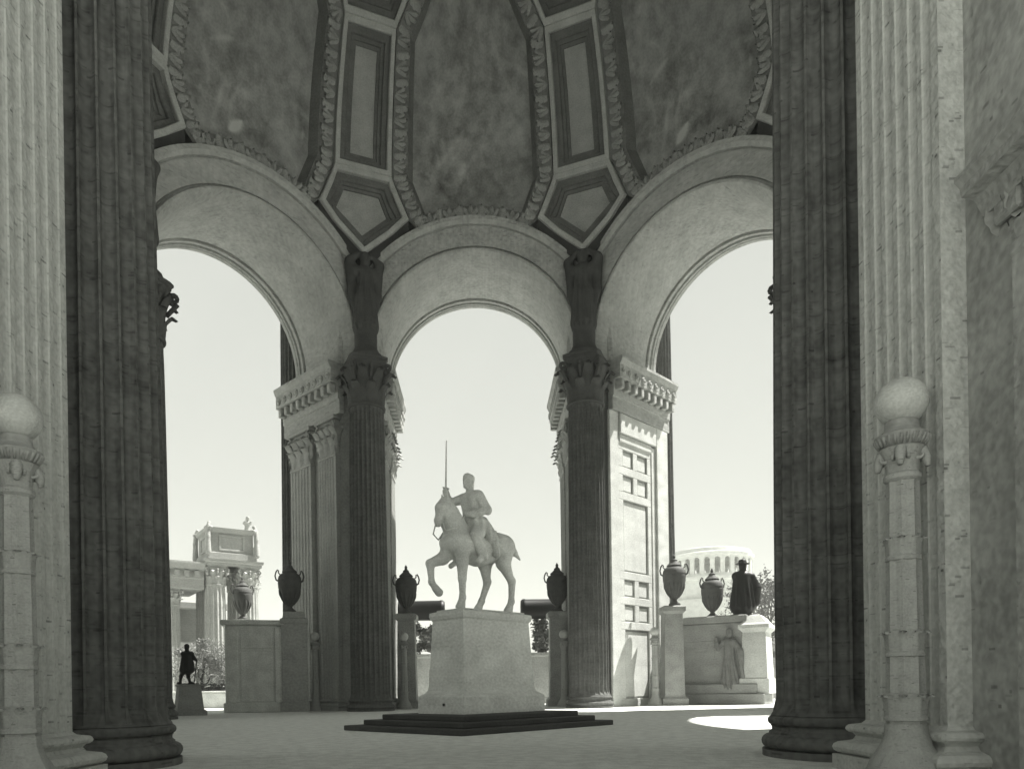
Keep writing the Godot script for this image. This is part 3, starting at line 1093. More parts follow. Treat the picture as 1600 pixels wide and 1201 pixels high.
func build_rider(parent_pos: Vector3) -> void:
	var s := thing("equestrian_statue", "pale plaster horse and rider raising a sword, on the stepped pedestal", "statue", parent_pos, deg_to_rad(-135.0))
	# x forward along the horse, z to its right
	var h := []
	# trunk
	h.append([V(1.25, 2.62, 0.16), V(0.2, 2.47, 0.1), 0.56, 0.57])
	h.append([V(1.25, 2.62, -0.16), V(0.2, 2.47, -0.1), 0.56, 0.57])
	h.append([V(0.2, 2.47, 0), V(-0.75, 2.66, 0), 0.62, 0.54])
	h.append([V(-0.75, 2.78, 0.18), V(-1.1, 2.78, 0.2), 0.55, 0.52])
	h.append([V(-0.75, 2.78, -0.18), V(-1.1, 2.78, -0.2), 0.55, 0.52])
	h.append([V(0.75, 3.0, 0), V(-0.4, 2.95, 0), 0.38, 0.36])
	h.append([V(1.55, 2.65, 0.18), V(1.35, 2.5, 0.2), 0.42, 0.42])
	h.append([V(1.55, 2.65, -0.18), V(1.35, 2.5, -0.2), 0.42, 0.42])
	# neck, arched high
	h.append([V(1.25, 2.9, 0), V(1.72, 3.5, 0), 0.52, 0.38])
	h.append([V(1.72, 3.5, 0), V(1.86, 3.95, 0), 0.37, 0.27])
	h.append([V(0.9, 3.1, 0), V(1.5, 3.9, 0), 0.27, 0.2])
	h.append([V(1.5, 3.9, 0), V(1.84, 4.22, 0), 0.19, 0.15])
	# head, held nearly upright
	h.append([V(1.95, 4.14, 0), V(2.16, 3.92, 0), 0.22, 0.23])
	h.append([V(2.16, 3.92, 0), V(2.3, 3.42, 0), 0.2, 0.14])
	h.append([V(2.3, 3.42, 0.04), V(2.31, 3.28, 0.04), 0.14, 0.11])
	h.append([V(2.3, 3.42, -0.04), V(2.31, 3.28, -0.04), 0.14, 0.11])
	h.append([V(1.98, 3.93, 0.12), V(2.08, 3.72, 0.11), 0.15, 0.11])
	h.append([V(1.98, 3.93, -0.12), V(2.08, 3.72, -0.11), 0.15, 0.11])
	h.append([V(1.92, 4.3, 0.11), V(1.98, 4.5, 0.14), 0.075, 0.03])
	h.append([V(1.92, 4.3, -0.11), V(1.98, 4.5, -0.14), 0.075, 0.03])
	h.append([V(2.06, 4.25, 0), V(2.3, 3.95, 0), 0.09, 0.06])
	for i in 6:
		h.append([V(1.1 + i * 0.14, 3.6 + i * 0.12, 0.06), V(1.2 + i * 0.14, 3.32 + i * 0.13, 0.22), 0.08, 0.06])
		h.append([V(1.1 + i * 0.14, 3.6 + i * 0.12, -0.06), V(1.2 + i * 0.14, 3.32 + i * 0.13, -0.24), 0.08, 0.06])
	# raised right foreleg
	h.append([V(1.4, 2.4, 0.36), V(1.75, 2.05, 0.38), 0.36, 0.24])
	h.append([V(1.75, 2.05, 0.38), V(2.42, 1.78, 0.38), 0.26, 0.17])
	h.append([V(2.42, 1.78, 0.38), V(2.36, 1.05, 0.38), 0.165, 0.11])
	h.append([V(2.36, 1.05, 0.38), V(2.15, 0.82, 0.38), 0.13, 0.12])
	h.append([V(2.15, 0.82, 0.38), V(1.98, 0.68, 0.38), 0.14, 0.17])
	# standing left foreleg
	h.append([V(1.35, 2.4, -0.36), V(1.4, 1.85, -0.38), 0.36, 0.22])
	h.append([V(1.4, 1.85, -0.38), V(1.42, 1.2, -0.38), 0.24, 0.165])
	h.append([V(1.42, 1.2, -0.38), V(1.42, 0.45, -0.38), 0.155, 0.115])
	h.append([V(1.42, 0.45, -0.38), V(1.5, 0.2, -0.38), 0.14, 0.13])
	h.append([V(1.5, 0.2, -0.38), V(1.54, 0.08, -0.38), 0.16, 0.2])
	# right hind leg stepping under
	h.append([V(-0.95, 2.7, 0.34), V(-0.62, 2.1, 0.38), 0.46, 0.31])
	h.append([V(-0.62, 2.1, 0.38), V(-0.72, 1.32, 0.38), 0.29, 0.15])
	h.append([V(-0.78, 1.34, 0.38), V(-0.38, 0.48, 0.38), 0.16, 0.12])
	h.append([V(-0.38, 0.48, 0.38), V(-0.2, 0.2, 0.38), 0.14, 0.13])
	h.append([V(-0.2, 0.2, 0.38), V(-0.14, 0.08, 0.38), 0.16, 0.2])
	# left hind leg, set back
	h.append([V(-1.05, 2.7, -0.34), V(-0.95, 2.05, -0.38), 0.46, 0.31])
	h.append([V(-0.95, 2.05, -0.38), V(-1.42, 1.34, -0.38), 0.29, 0.15])
	h.append([V(-1.46, 1.36, -0.38), V(-1.4, 0.48, -0.38), 0.16, 0.12])
	h.append([V(-1.4, 0.48, -0.38), V(-1.26, 0.2, -0.38), 0.14, 0.13])
	h.append([V(-1.26, 0.2, -0.38), V(-1.2, 0.08, -0.38), 0.16, 0.2])
	var horse := part(s, "horse", sdf_mesh(h, 0.042, 0.09), M.statue)
	var t := []
	t.append([V(-1.5, 3.15, 0), V(-1.82, 3.0, 0), 0.13, 0.14])
	t.append([V(-1.82, 3.0, 0), V(-2.02, 2.68, 0), 0.14, 0.14])
	t.append([V(-2.02, 2.68, 0), V(-2.42, 2.4, 0), 0.13, 0.04])
	part(horse, "tail", sdf_mesh(t, 0.05, 0.1), M.statue)
	var mst := mb(true)
	tube(mst, [V(2.28, 3.45, -0.15), V(2.2, 2.98, -0.3), V(1.7, 3.15, -0.42), V(1.0, 3.85, -0.15)], [0.03, 0.03, 0.03, 0.03], 6)
	tube(mst, [V(2.3, 3.35, 0.13), V(2.4, 2.9, 0.2), V(2.0, 2.75, 0.35), V(1.5, 3.3, 0.42), V(1.0, 3.85, 0.1)], [0.03, 0.03, 0.03, 0.03, 0.03], 6)
	tube(mst, [V(2.12, 3.55, -0.17), V(2.45, 3.5, 0.0), V(2.12, 3.55, 0.17)], [0.03, 0.03, 0.03], 6)
	part(horse, "bridle", fin(mst), M.statue)
	# rider
	var r := []
	r.append([V(0.35, 3.350, 0.14), V(0.4, 3.900, 0.08), 0.38, 0.33])
	r.append([V(0.35, 3.350, -0.14), V(0.4, 3.900, -0.08), 0.38, 0.33])
	r.append([V(0.42, 3.900, 0.12), V(0.52, 4.550, 0.22), 0.30, 0.29])
	r.append([V(0.42, 3.900, -0.12), V(0.52, 4.550, -0.22), 0.30, 0.29])
	r.append([V(0.52, 4.620, -0.36), V(0.52, 4.620, 0.36), 0.22, 0.22])
	r.append([V(0.54, 4.750, 0), V(0.58, 5.000, 0), 0.17, 0.16])
	# left arm to the reins
	r.append([V(0.5, 4.600, -0.46), V(0.3, 4.000, -0.72), 0.21, 0.17])
	r.append([V(0.3, 4.000, -0.72), V(0.85, 3.820, -0.3), 0.17, 0.12])
	r.append([V(0.85, 3.820, -0.3), V(1.0, 3.850, -0.2), 0.13, 0.12])
	# right arm raised forward with the sword
	r.append([V(0.55, 4.620, 0.46), V(1.05, 4.420, 0.62), 0.21, 0.17])
	r.append([V(1.05, 4.420, 0.62), V(1.4, 4.700, 0.5), 0.15, 0.105])
	r.append([V(1.4, 4.700, 0.5), V(1.46, 4.800, 0.48), 0.13, 0.13])
	# legs
	for sd in [-1.0, 1.0]:
		r.append([V(0.35, 3.300, sd * 0.3), V(0.95, 2.850, sd * 0.68), 0.33, 0.25])
		r.append([V(0.95, 2.850, sd * 0.68), V(0.62, 2.100, sd * 0.78), 0.24, 0.16])
		r.append([V(0.62, 2.100, sd * 0.78), V(0.92, 1.880, sd * 0.82), 0.15, 0.11])
		# coat tails
		r.append([V(0.2, 3.500, sd * 0.3), V(-0.15, 2.900, sd * 0.55), 0.32, 0.24])
		r.append([V(-0.15, 2.900, sd * 0.55), V(-0.25, 2.300, sd * 0.68), 0.22, 0.14])
	var rider := part(s, "rider", sdf_mesh(r, 0.042, 0.08, [0.03, 15.0, 1.5, 4.6, 1.5]), M.statue)
	var hd := []
	hd.append([V(0.62, 5.180, 0), V(0.64, 5.280, 0), 0.22, 0.23])
	hd.append([V(0.72, 5.080, 0), V(0.76, 5.040, 0), 0.15, 0.13])
	hd.append([V(0.84, 5.180, 0), V(0.89, 5.130, 0), 0.045, 0.05])
	hd.append([V(0.55, 5.350, 0), V(0.7, 5.400, 0), 0.2, 0.17])
	hd.append([V(0.45, 5.100, 0.0), V(0.42, 4.950, 0.0), 0.1, 0.06])
	hd.append([V(0.6, 5.180, 0.22), V(0.6, 5.120, 0.22), 0.05, 0.04])
	hd.append([V(0.6, 5.180, -0.22), V(0.6, 5.120, -0.22), 0.05, 0.04])
	part(rider, "head", sdf_mesh(hd, 0.03, 0.06), M.statue)
	var sw := mb(true)
	tube(sw, [V(1.44, 4.58, 0.48), V(1.44, 4.95, 0.48), V(1.36, 6.85, 0.5)], [0.045, 0.04, 0.018], 6)
	tube(sw, [V(1.28, 4.92, 0.48), V(1.6, 4.92, 0.48)], [0.035, 0.035], 6)
	part(s, "sword", fin(sw), M.statue)
	var sd := mb()
	box(sd, V(0.15, 3.28, 0), V(1.3, 0.1, 1.0), 0.04)
	part(s, "saddle", fin(sd), M.statue)

func rect_lathe(prof: Array, hx: float, hz: float) -> ArrayMesh:
	var st := mb()
	sweep_rect(st, prof, hx, hz)
	var l: Vector2 = prof[-1]
	rect_cap(st, hx + l.x, hz + l.x, l.y)
	return fin(st)

func build_centre() -> void:
	# long side runs right and away, short side left and away
	var turn := deg_to_rad(45.0)
	var c := Vector3(0.28 - 0.05, 0, 5.5)
	var plat := thing("stepped_platform", "three dark low steps under the rider statue pedestal", "steps", c, turn)
	var ps := [[4.3, 3.4, -0.45, 0.35], [3.75, 2.9, -0.35, 0.27], [3.25, 2.4, -0.25, 0.2]]
	for i in 3:
		var st := mb()
		box(st, Vector3(ps[i][2], 0.1 + i * 0.2, ps[i][3]), Vector3(ps[i][0] * 2, 0.2, ps[i][1] * 2), 0.03)
		part(plat, "step", fin(st), M.step)
	var ped := thing("statue_pedestal", "pale battered plaster pedestal carrying the horse and rider", "pedestal", c + Vector3(0, 0.602, 0), turn)
	var L := 2.33
	var S := 1.34
	var prof := [Vector2(0, 0), Vector2(0, 0.66), Vector2(-0.06, 0.72), Vector2(-0.18, 0.78), Vector2(-0.27, 0.9), Vector2(-0.31, 1.1), Vector2(-0.325, 1.75), Vector2(-0.34, 1.75), Vector2(-0.35, 1.8), Vector2(-0.44, 3.66), Vector2(-0.42, 3.7), Vector2(-0.38, 3.74), Vector2(-0.34, 3.86), Vector2(-0.36, 4.0), Vector2(-0.5, 4.04)]
	part(ped, "body", rect_lathe(prof, L, S), M.pedestal)
	var bl := mb()
	box(bl, Vector3(0, 4.07, 0), Vector3(L * 2 - 1.1, 0.08, S * 2 - 1.1), 0.03)
	part(ped, "statue_plinth", fin(bl), M.pedestal)
	var vent := mb()
	lathe(vent, [Vector2(0.09, -0.01), Vector2(0.09, 0.012), Vector2(0.06, 0.02), Vector2(0.055, -0.02), Vector2(0.0, -0.02)], 12, Transform3D(Basis(Vector3.FORWARD, PI / 2) , Vector3(-L, 0.36, 0.2)))
	part(ped, "vent", fin(vent), M.bronze)
	build_rider(c + Vector3(0, 0.602 + 4.11, 0))

func build_lamps() -> void:
	var t := thing("globe_lamp", "tall pale lamp standard with stone globe beside the near right pilaster", "lamp post", Vector3(0.28 + 6.4, 0, CAM.z - 11.3), 0.2, "globe lamps in the arches")
	var st := mb()
	lathe(st, [Vector2(0.62, 0), Vector2(0.62, 0.22), Vector2(0.55, 0.26), Vector2(0.5, 0.4), Vector2(0.36, 0.62), Vector2(0.30, 0.8), Vector2(0.29, 0.95), Vector2(0, 0.95)], 8)
	part(t, "base", fin(st), M.lamp_stone)
	var sh := mb()
	# eight sided shaft with hollowed faces
	var n := 8
	for k in n:
		for i in 4:
			var q: Array[Vector3] = []
			for e in [[i, 0], [i + 1, 0], [i + 1, 1], [i, 1]]:
				var a: float = TAU * (k + e[0] / 4.0) / n
				var r := (0.275 if e[1] == 0 else 0.225) * (1.0 - 0.12 * sin(PI * e[0] / 4.0))
				q.append(Vector3(cos(a) * r, 0.95 if e[1] == 0 else 4.62, sin(a) * r))
			quad(sh, q[0], q[1], q[2], q[3])
	part(t, "shaft", fin(sh), M.lamp_stone)
	for e in [[0.98, 0.3, 0.42], [1.95, 0.272, 0.4], [3.4, 0.25, 0.36]]:
		var b := mb()
		lathe(b, [Vector2(0.22, e[0]), Vector2(e[1], e[0] + 0.02), Vector2(e[1], e[0] + 0.07), Vector2(e[1] - 0.03, e[0] + 0.1), Vector2(e[1] * 0.97, e[0] + e[2] - 0.03), Vector2(e[1], e[0] + e[2]), Vector2(0.2, e[0] + e[2] + 0.02)], 16)
		for k in 8:
			leaf(b, Transform3D(Basis(Vector3.UP, TAU * k / 8.0), Vector3.ZERO) * Transform3D(Basis.IDENTITY, Vector3(0, e[0] + 0.08, e[1] - 0.04)), 0.2, e[2] - 0.04, 0.25, 3, 0.03)
		part(t, "leaf_band", fin(b), M.lamp_stone)
	var c := mb()
	lathe(c, [Vector2(0.22, 4.6), Vector2(0.26, 4.64), Vector2(0.26, 4.7), Vector2(0.22, 4.74), Vector2(0.24, 4.95), Vector2(0.32, 5.1)], 16)
	for k in 4:
		# ram heads with curled horns
		var xf := Transform3D(Basis(Vector3.UP, TAU * (k + 0.5) / 4.0), Vector3.ZERO)
		tube(c, [xf * V(0, 5.06, 0.18), xf * V(0, 5.04, 0.27), xf * V(0, 4.92, 0.32), xf * V(0, 4.8, 0.335)], [0.08, 0.09, 0.07, 0.04], 8)
		for s in [-1.0, 1.0]:
			var pts := []
			var rd := []
			for i in 9:
				var q := i / 8.0 * 4.6
				pts.append(xf * V(s * (0.08 + 0.03 * i / 8.0), 4.98 + cos(q) * 0.09 * (1 - i * 0.06), 0.24 - sin(q) * 0.09 * (1 - i * 0.06)))
				rd.append(0.045 * (1 - i * 0.07))
			tube(c, pts, rd, 6)
	part(t, "ram_head_capital", fin(c), M.lamp_stone)
	var d := mb()
	lathe(d, [Vector2(0.25, 5.1), Vector2(0.3, 5.14), Vector2(0.36, 5.24), Vector2(0.37, 5.3), Vector2(0.34, 5.31), Vector2(0.32, 5.32), Vector2(0.24, 5.4), Vector2(0.23, 5.52)], 32)
	for k in 26:
		var a := TAU * k / 26.0
		var xf := Transform3D(Basis(Vector3.UP, a), Vector3.ZERO)
		tube(d, [xf * V(0, 5.13, 0.295), xf * V(0, 5.19, 0.34), xf * V(0, 5.26, 0.37)], [0.02, 0.026, 0.026], 5)
	part(t, "dish", fin(d), M.wall_stone)
	var g := mb(true)
	var gp := []
	for i in 17:
		var a := -PI / 2 + PI * i / 16.0
		gp.append(Vector2(maxf(0.0, 0.372 * cos(a)), 5.82 + 0.36 * sin(a)))
	gp[0].x = 0.0
	gp[16].x = 0.0
	lathe(g, gp, 32)
	part(t, "globe", fin(g), M.globe)
	copy(t, "pale lamp standard with stone globe cut by the left edge, before the fluted pilaster", Vector3(0.28 - 7.12, 0, CAM.z - 11.4), -0.2)
	copy(t, "small lamp standard before the urn pedestal just left of the rider pedestal", at(632, 60.0), 0.3)
	copy(t, "small lamp standard before the urn pedestal just right of the rider pedestal", at(882, 60.0), 0.1)
	copy(t, "small lamp standard against the sunlit door jamb", at(1024, 58.5), 0.0)
	copy(t, "small lamp standard beside the dark urn pedestal and shaded pilasters", at(493, 58.5), 0.5)

func build_urns() -> void:
	var u := thing("garden_urn", "dark lidded urn on the pedestal left of the rider, before the far column", "urn", Vector3.ZERO, 0.0, "lidded garden urns")
	var st := mb()
	lathe(st, [Vector2(0.0, 0), Vector2(0.46, 0), Vector2(0.46, 0.14), Vector2(0.36, 0.2), Vector2(0.2, 0.34), Vector2(0.17, 0.44), Vector2(0.24, 0.5)], 24)
	part(u, "foot", fin(st), M.urn)
	var b := mb()
	lathe(b, [Vector2(0.2, 0.48), Vector2(0.34, 0.62), Vector2(0.56, 0.95), Vector2(0.75, 1.4), Vector2(0.87, 1.9), Vector2(0.9, 2.3), Vector2(0.88, 2.32), Vector2(0.88, 2.48), Vector2(0.9, 2.5), Vector2(0.85, 2.75), Vector2(0.7, 2.95), Vector2(0.52, 3.04), Vector2(0.5, 3.1)], 28)
	for k in 14:
		var xf := Transform3D(Basis(Vector3.UP, TAU * k / 14.0), Vector3.ZERO)
		tube(b, [xf * V(0, 0.6, 0.32), xf * V(0, 0.97, 0.57), xf * V(0, 1.4, 0.75), xf * V(0, 1.75, 0.83)], [0.04, 0.07, 0.085, 0.03], 6)
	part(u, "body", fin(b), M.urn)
	var l := mb()
	lathe(l, [Vector2(0.56, 3.08), Vector2(0.58, 3.16), Vector2(0.5, 3.24), Vector2(0.32, 3.4), Vector2(0.24, 3.52), Vector2(0.27, 3.58), Vector2(0.14, 3.66), Vector2(0.1, 3.78), Vector2(0.13, 3.86), Vector2(0.08, 3.96), Vector2(0.0, 4.1)], 20)
	part(u, "lid", fin(l), M.urn)
	for s in [-1.0, 1.0]:
		var hnd := mb(true)
		tube(hnd, [V(s * 0.8, 2.35, 0), V(s * 1.02, 2.5, 0), V(s * 1.1, 2.8, 0), V(s * 1.02, 3.1, 0), V(s * 0.9, 3.28, 0), V(s * 0.82, 3.22, 0), V(s * 0.84, 3.05, 0), V(s * 0.72, 2.92, 0)], [0.07, 0.07, 0.06, 0.06, 0.06, 0.05, 0.05, 0.05], 6)
		part(u, "handle", fin(hnd), M.urn)
	u.position = at(637, 62.0, 7.85)
	u.scale = Vector3.ONE
	copy(u, "dark lidded urn on the pedestal right of the rider, before the far column", at(873, 62.0, 7.85), 0.1)
	copy(u, "large dark urn on the end of the low wall beside the shaded pilasters", at(455, 58.0, 7.7), 0.4)
	copy(u, "urn with a sunlit flank on a white pedestal behind the wall, leftmost urn", at(381, 70.0, 8.35), 0.7)
	copy(u, "grey urn on the tall slab pedestal beside the sunlit door jamb", at(1056, 59.0, 7.9), -0.3)
	copy(u, "grey urn standing between the slab pedestal urn and the cloaked statue", at(1115, 61.4, 7.12), 0.2)
	# pedestals
	var prof := [Vector2(0.22, 0), Vector2(0.22, 0.5), Vector2(0.16, 0.58), Vector2(0.05, 0.68), Vector2(0.0, 0.8), Vector2(-0.08, 7.2), Vector2(0.06, 7.34), Vector2(0.12, 7.4), Vector2(0.12, 7.72), Vector2(0.02, 7.8), Vector2(-0.1, 7.84)]
	var m := rect_lathe(prof, 0.78, 0.78)
	for e in [[637, 62.0, "tall plain urn pedestal left of the rider statue", 0.0], [873, 62.0, "tall plain urn pedestal right of the rider statue", 0.0], [1051, 59.0, "tall slab urn pedestal beside the sunlit door jamb", 0.0]]:
		var p := thing("urn_pedestal", e[2], "pedestal", at(e[0], e[1]), e[3], "urn pedestals")
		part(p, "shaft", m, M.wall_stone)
	# low wall on the left: panelled front, dark end pier, cap
	var w := thing("low_wall", "panelled low garden wall carrying two urns, left of the shaded pilasters", "wall", at(443, 57.0), deg_to_rad(14.0))
	var ws := mb()
	box(ws, V(-2.1, 3.3, -1.2), V(4.2, 6.6, 2.4), 0.05)
	part(w, "core", fin(ws), M.pale)
	for e in [[-3.75, 0.9], [-0.3, 0.62]]:
		part(w, "pilaster_strip", box_mesh(V(e[1], 5.7, 0.14), 0.03), M.pale, Transform3D(Basis.IDENTITY, V(e[0], 3.6, 0.07)))
	part(w, "upper_panel", box_mesh(V(2.3, 1.3, 0.06), 0.02), M.pale, Transform3D(Basis.IDENTITY, V(-1.95, 5.5, 0.03)))
	part(w, "lower_panel", box_mesh(V(2.3, 3.7, 0.06), 0.02), M.pale, Transform3D(Basis.IDENTITY, V(-1.95, 2.7, 0.03)))
	part(w, "plinth_course", box_mesh(V(4.5, 0.75, 2.8), 0.06), M.pale, Transform3D(Basis.IDENTITY, V(-2.1, 0.375, -1.2)))
	part(w, "cap", box_mesh(V(4.7, 0.4, 2.9), 0.08), M.pale, Transform3D(Basis.IDENTITY, V(-2.2, 6.8, -1.2)))
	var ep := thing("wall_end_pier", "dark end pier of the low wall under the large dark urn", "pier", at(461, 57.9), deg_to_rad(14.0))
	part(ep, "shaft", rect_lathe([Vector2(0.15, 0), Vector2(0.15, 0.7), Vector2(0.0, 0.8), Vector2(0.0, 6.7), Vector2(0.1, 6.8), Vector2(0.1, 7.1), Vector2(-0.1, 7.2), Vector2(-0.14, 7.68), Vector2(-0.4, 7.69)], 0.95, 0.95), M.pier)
	var pl := thing("urn_pedestal", "white sunlit urn pedestal rising behind the left end of the panelled wall", "pedestal", at(381, 70.0), deg_to_rad(14.0), "urn pedestals")
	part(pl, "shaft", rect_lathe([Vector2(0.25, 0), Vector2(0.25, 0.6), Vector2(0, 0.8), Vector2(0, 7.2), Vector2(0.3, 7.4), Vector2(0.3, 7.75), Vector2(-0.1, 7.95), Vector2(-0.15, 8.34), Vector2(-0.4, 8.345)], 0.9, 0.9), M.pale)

func build_right_monument() -> void:
	var D := 60.0
	var o := at(1111, D)
	var w := thing("monument_pedestal", "broad stone monument base with a carved woman, under the cloaked statue", "pedestal", o, deg_to_rad(-30.0))
	w.scale = Vector3(1.0, 1.05, 1.0)
	var st := mb()
	box(st, V(-0.2, 3.5, -1.6), V(5.6, 5.4, 2.8), 0.05)
	part(w, "block", fin(st), M.wall_stone)
	part(w, "end_block", rect_lathe([Vector2(0.12, 0.8), Vector2(0.1, 1.9), Vector2(0, 2.0), Vector2(-0.14, 5.4), Vector2(0.0, 5.55), Vector2(0.16, 5.7), Vector2(0.16, 5.95), Vector2(-0.05, 6.1), Vector2(-0.6, 6.7), Vector2(-0.8, 6.75)], 1.0, 1.5), M.pale, Transform3D(Basis.IDENTITY, V(3.35, 0, -1.4)))
	part(w, "cap", box_mesh(V(6.0, 0.55, 3.1), 0.08), M.wall_stone, Transform3D(Basis.IDENTITY, V(-0.2, 6.5, -1.6)))
	part(w, "lower_course", box_mesh(V(6.6, 0.8, 4.2), 0.06), M.wall_stone, Transform3D(Basis.IDENTITY, V(0.9, 0.4, -1.4)))
	part(w, "upper_course", box_mesh(V(6.0, 0.75, 3.6), 0.06), M.wall_stone, Transform3D(Basis.IDENTITY, V(0.6, 1.17, -1.4)))
	part(w, "inscription_band", box_mesh(V(3.0, 0.5, 0.06), 0.02), M.wall_stone, Transform3D(Basis.IDENTITY, V(-1.2, 4.6, -0.18)))
	part(w, "inscription_band", box_mesh(V(3.0, 0.5, 0.06), 0.02), M.wall_stone, Transform3D(Basis.IDENTITY, V(-1.2, 3.8, -0.18)))
	# carved woman against the front
	var b := []
	b.append([V(0, 0.0, 0), V(0, 1.4, 0), 0.42, 0.3])
	b.append([V(0.3, 0.0, 0.05), V(0.1, 1.3, 0.1), 0.26, 0.2])
	b.append([V(-0.25, 0.0, 0.05), V(-0.1, 1.3, 0.1), 0.24, 0.2])
	b.append([V(0, 1.4, 0.02), V(0.02, 2.35, 0.04), 0.28, 0.3])
	b.append([V(-0.24, 2.4, 0), V(0.28, 2.4, 0), 0.17, 0.17])
	b.append([V(0.02, 2.5, 0.03), V(0.03, 2.72, 0.06), 0.11, 0.1])
	b.append([V(0.03, 2.88, 0.1), V(0.03, 3.0, 0.08), 0.17, 0.18])
	b.append([V(-0.28, 2.4, 0.05), V(-0.62, 2.0, 0.12), 0.14, 0.11])
	b.append([V(-0.62, 2.0, 0.12), V(-0.72, 2.65, 0.1), 0.11, 0.09])
	b.append([V(0.3, 2.4, 0.05), V(0.62, 1.85, 0.1), 0.15, 0.13])
	b.append([V(0.62, 1.85, 0.1), V(0.8, 0.4, 0.02), 0.2, 0.12])
	part(w, "relief_woman", sdf_mesh(b, 0.05, 0.09, [0.05, 12.0, 3.0, 2.3, -1.0]), M.relief, Transform3D(Basis.IDENTITY.scaled(V(1.35, 1.35, 1.2)), V(1.45, 1.5, 0.0)))
	# cloaked man
	var c := thing("cloaked_statue", "black bronze man in a hat and long cloak, seen from behind", "statue", at(1163, D + 0.1, 7.115), 0.0)
	b = []
	b.append([V(0, 0.7, 0), V(0, 3.1, 0), 0.78, 0.55])
	b.append([V(0.34, 0.75, -0.1), V(0.32, 2.8, 0), 0.56, 0.36])
	b.append([V(-0.38, 0.65, 0.05), V(-0.34, 2.8, 0), 0.56, 0.36])
	b.append([V(-0.42, 3.2, 0), V(0.42, 3.2, 0), 0.36, 0.36])
	b.append([V(0, 3.4, 0), V(0, 3.75, 0.03), 0.26, 0.2])
	b.append([V(0, 3.95, 0.04), V(0, 4.1, 0.03), 0.27, 0.28])
	b.append([V(0.6, 3.1, 0.1), V(0.95, 2.2, 0.25), 0.27, 0.24])
	b.append([V(0.95, 2.2, 0.25), V(0.92, 1.0, 0.1), 0.24, 0.18])
	for s in [-1.0, 1.0]:
		b.append([V(s * 0.26, 0.12, 0), V(s * 0.28, 0.9, 0), 0.16, 0.22])
		b.append([V(s * 0.26, 0.1, 0), V(s * 0.32, 0.08, -0.34), 0.13, 0.1])
	var body := part(c, "body", sdf_mesh(b, 0.06, 0.14, [0.07, 11.0, 0.8, 3.0, 0.3]), M.bronze, Transform3D(Basis.IDENTITY.scaled(V(1.14, 1.0, 1.1)), Vector3.ZERO))
	var hs := mb()
	lathe(hs, [Vector2(0, 4.16), Vector2(0.46, 4.14), Vector2(0.5, 4.2), Vector2(0.3, 4.25), Vector2(0.27, 4.45), Vector2(0.2, 4.52), Vector2(0, 4.54)], 20)
	part(body, "hat", fin(hs), M.bronze)
	var ps := mb()
	box(ps, V(0, -0.04, 0), V(2.0, 0.09, 1.3), 0.03)
	part(c, "foot_plate", fin(ps), M.bronze, Transform3D(Basis.IDENTITY, V(0, 0.09, 0)))

func build_left_statue() -> void:
	var D := 52.0
	var p := thing("small_pedestal", "small tapered stone pedestal under the dark man with a cane", "pedestal", at(295, D), deg_to_rad(30.0))
	part(p, "body", rect_lathe([Vector2(0.18, 0), Vector2(0.18, 0.3), Vector2(0.0, 0.42), Vector2(-0.16, 2.0), Vector2(-0.08, 2.06), Vector2(-0.08, 2.14), Vector2(-0.2, 2.16)], 0.86, 0.86), M.wall_stone)
	var c := thing("cane_statue", "small black bronze man leaning on a cane, between the near column and wall", "statue", at(293, D, 2.165), 0.0)
	var b := []
	b.append([V(0, 1.15, 0), V(0, 2.05, 0), 0.42, 0.28])
	b.append([V(-0.22, 1.0, 0.05), V(-0.16, 1.9, 0), 0.3, 0.24])
	b.append([V(0.2, 1.05, 0.0), V(0.16, 1.9, 0), 0.32, 0.24])
	b.append([V(-0.26, 2.1, 0), V(0.26, 2.1, 0), 0.2, 0.2])
	b.append([V(0, 2.2, 0), V(0, 2.42, 0.02), 0.14, 0.12])
	b.append([V(0, 2.55, 0.03), V(0, 2.65, 0.02), 0.17, 0.18])
	b.append([V(0.34, 2.05, 0), V(0.55, 1.75, 0.05), 0.15, 0.11])
	b.append([V(0.55, 1.75, 0.05), V(0.72, 1.62, 0.12), 0.1, 0.08])
	b.append([V(-0.2, 1.0, 0), V(-0.42, 0.55, 0.05), 0.17, 0.12])
	b.append([V(-0.42, 0.55, 0.05), V(-0.46, 0.12, 0.1), 0.11, 0.09])
	b.append([V(0.12, 1.0, 0), V(0.02, 0.55, -0.1), 0.18, 0.13])
	b.append([V(0.02, 0.55, -0.1), V(0.14, 0.12, -0.1), 0.12, 0.09])
	b.append([V(0.14, 0.1, -0.1), V(0.3, 0.09, -0.2), 0.09, 0.07])
	b.append([V(-0.46, 0.1, 0.1), V(-0.56, 0.09, 0.28), 0.09, 0.07])
	part(c, "body", sdf_mesh(b, 0.045, 0.09, [0.03, 9.0, 0.0, 1.9, 0.6]), M.bronze)
	var st := mb(true)
	tube(st, [V(0.72, 1.72, 0.12), V(0.62, 0.9, 0.1), V(0.48, 0.06, 0.05)], [0.035, 0.035, 0.03], 6)
	part(c, "cane", fin(st), M.bronze)
	part(c, "foot_plate", box_mesh(V(1.25, 0.06, 0.9), 0.02), M.bronze, Transform3D(Basis.IDENTITY, V(0, 0.03, 0)))

# ------------------------------------------------------------------ the background
func small_column(h: float, r: float) -> Array:
	var sh := fluted_shaft(r, r * 0.88, r * 0.9, h * 0.86, 16)
	return [sh, base_mesh(r, r * 0.9), capital_mesh(r * 0.9, h * 0.86, h, 1.0)]

func add_column(parent: Node, set3: Array, pos: Vector3, m: Material) -> void:
	var c := part(parent, "column", set3[0], m, Transform3D(Basis.IDENTITY, pos))
	part(c, "column_base", set3[1], m)
	part(c, "leaf_capital", set3[2], m)

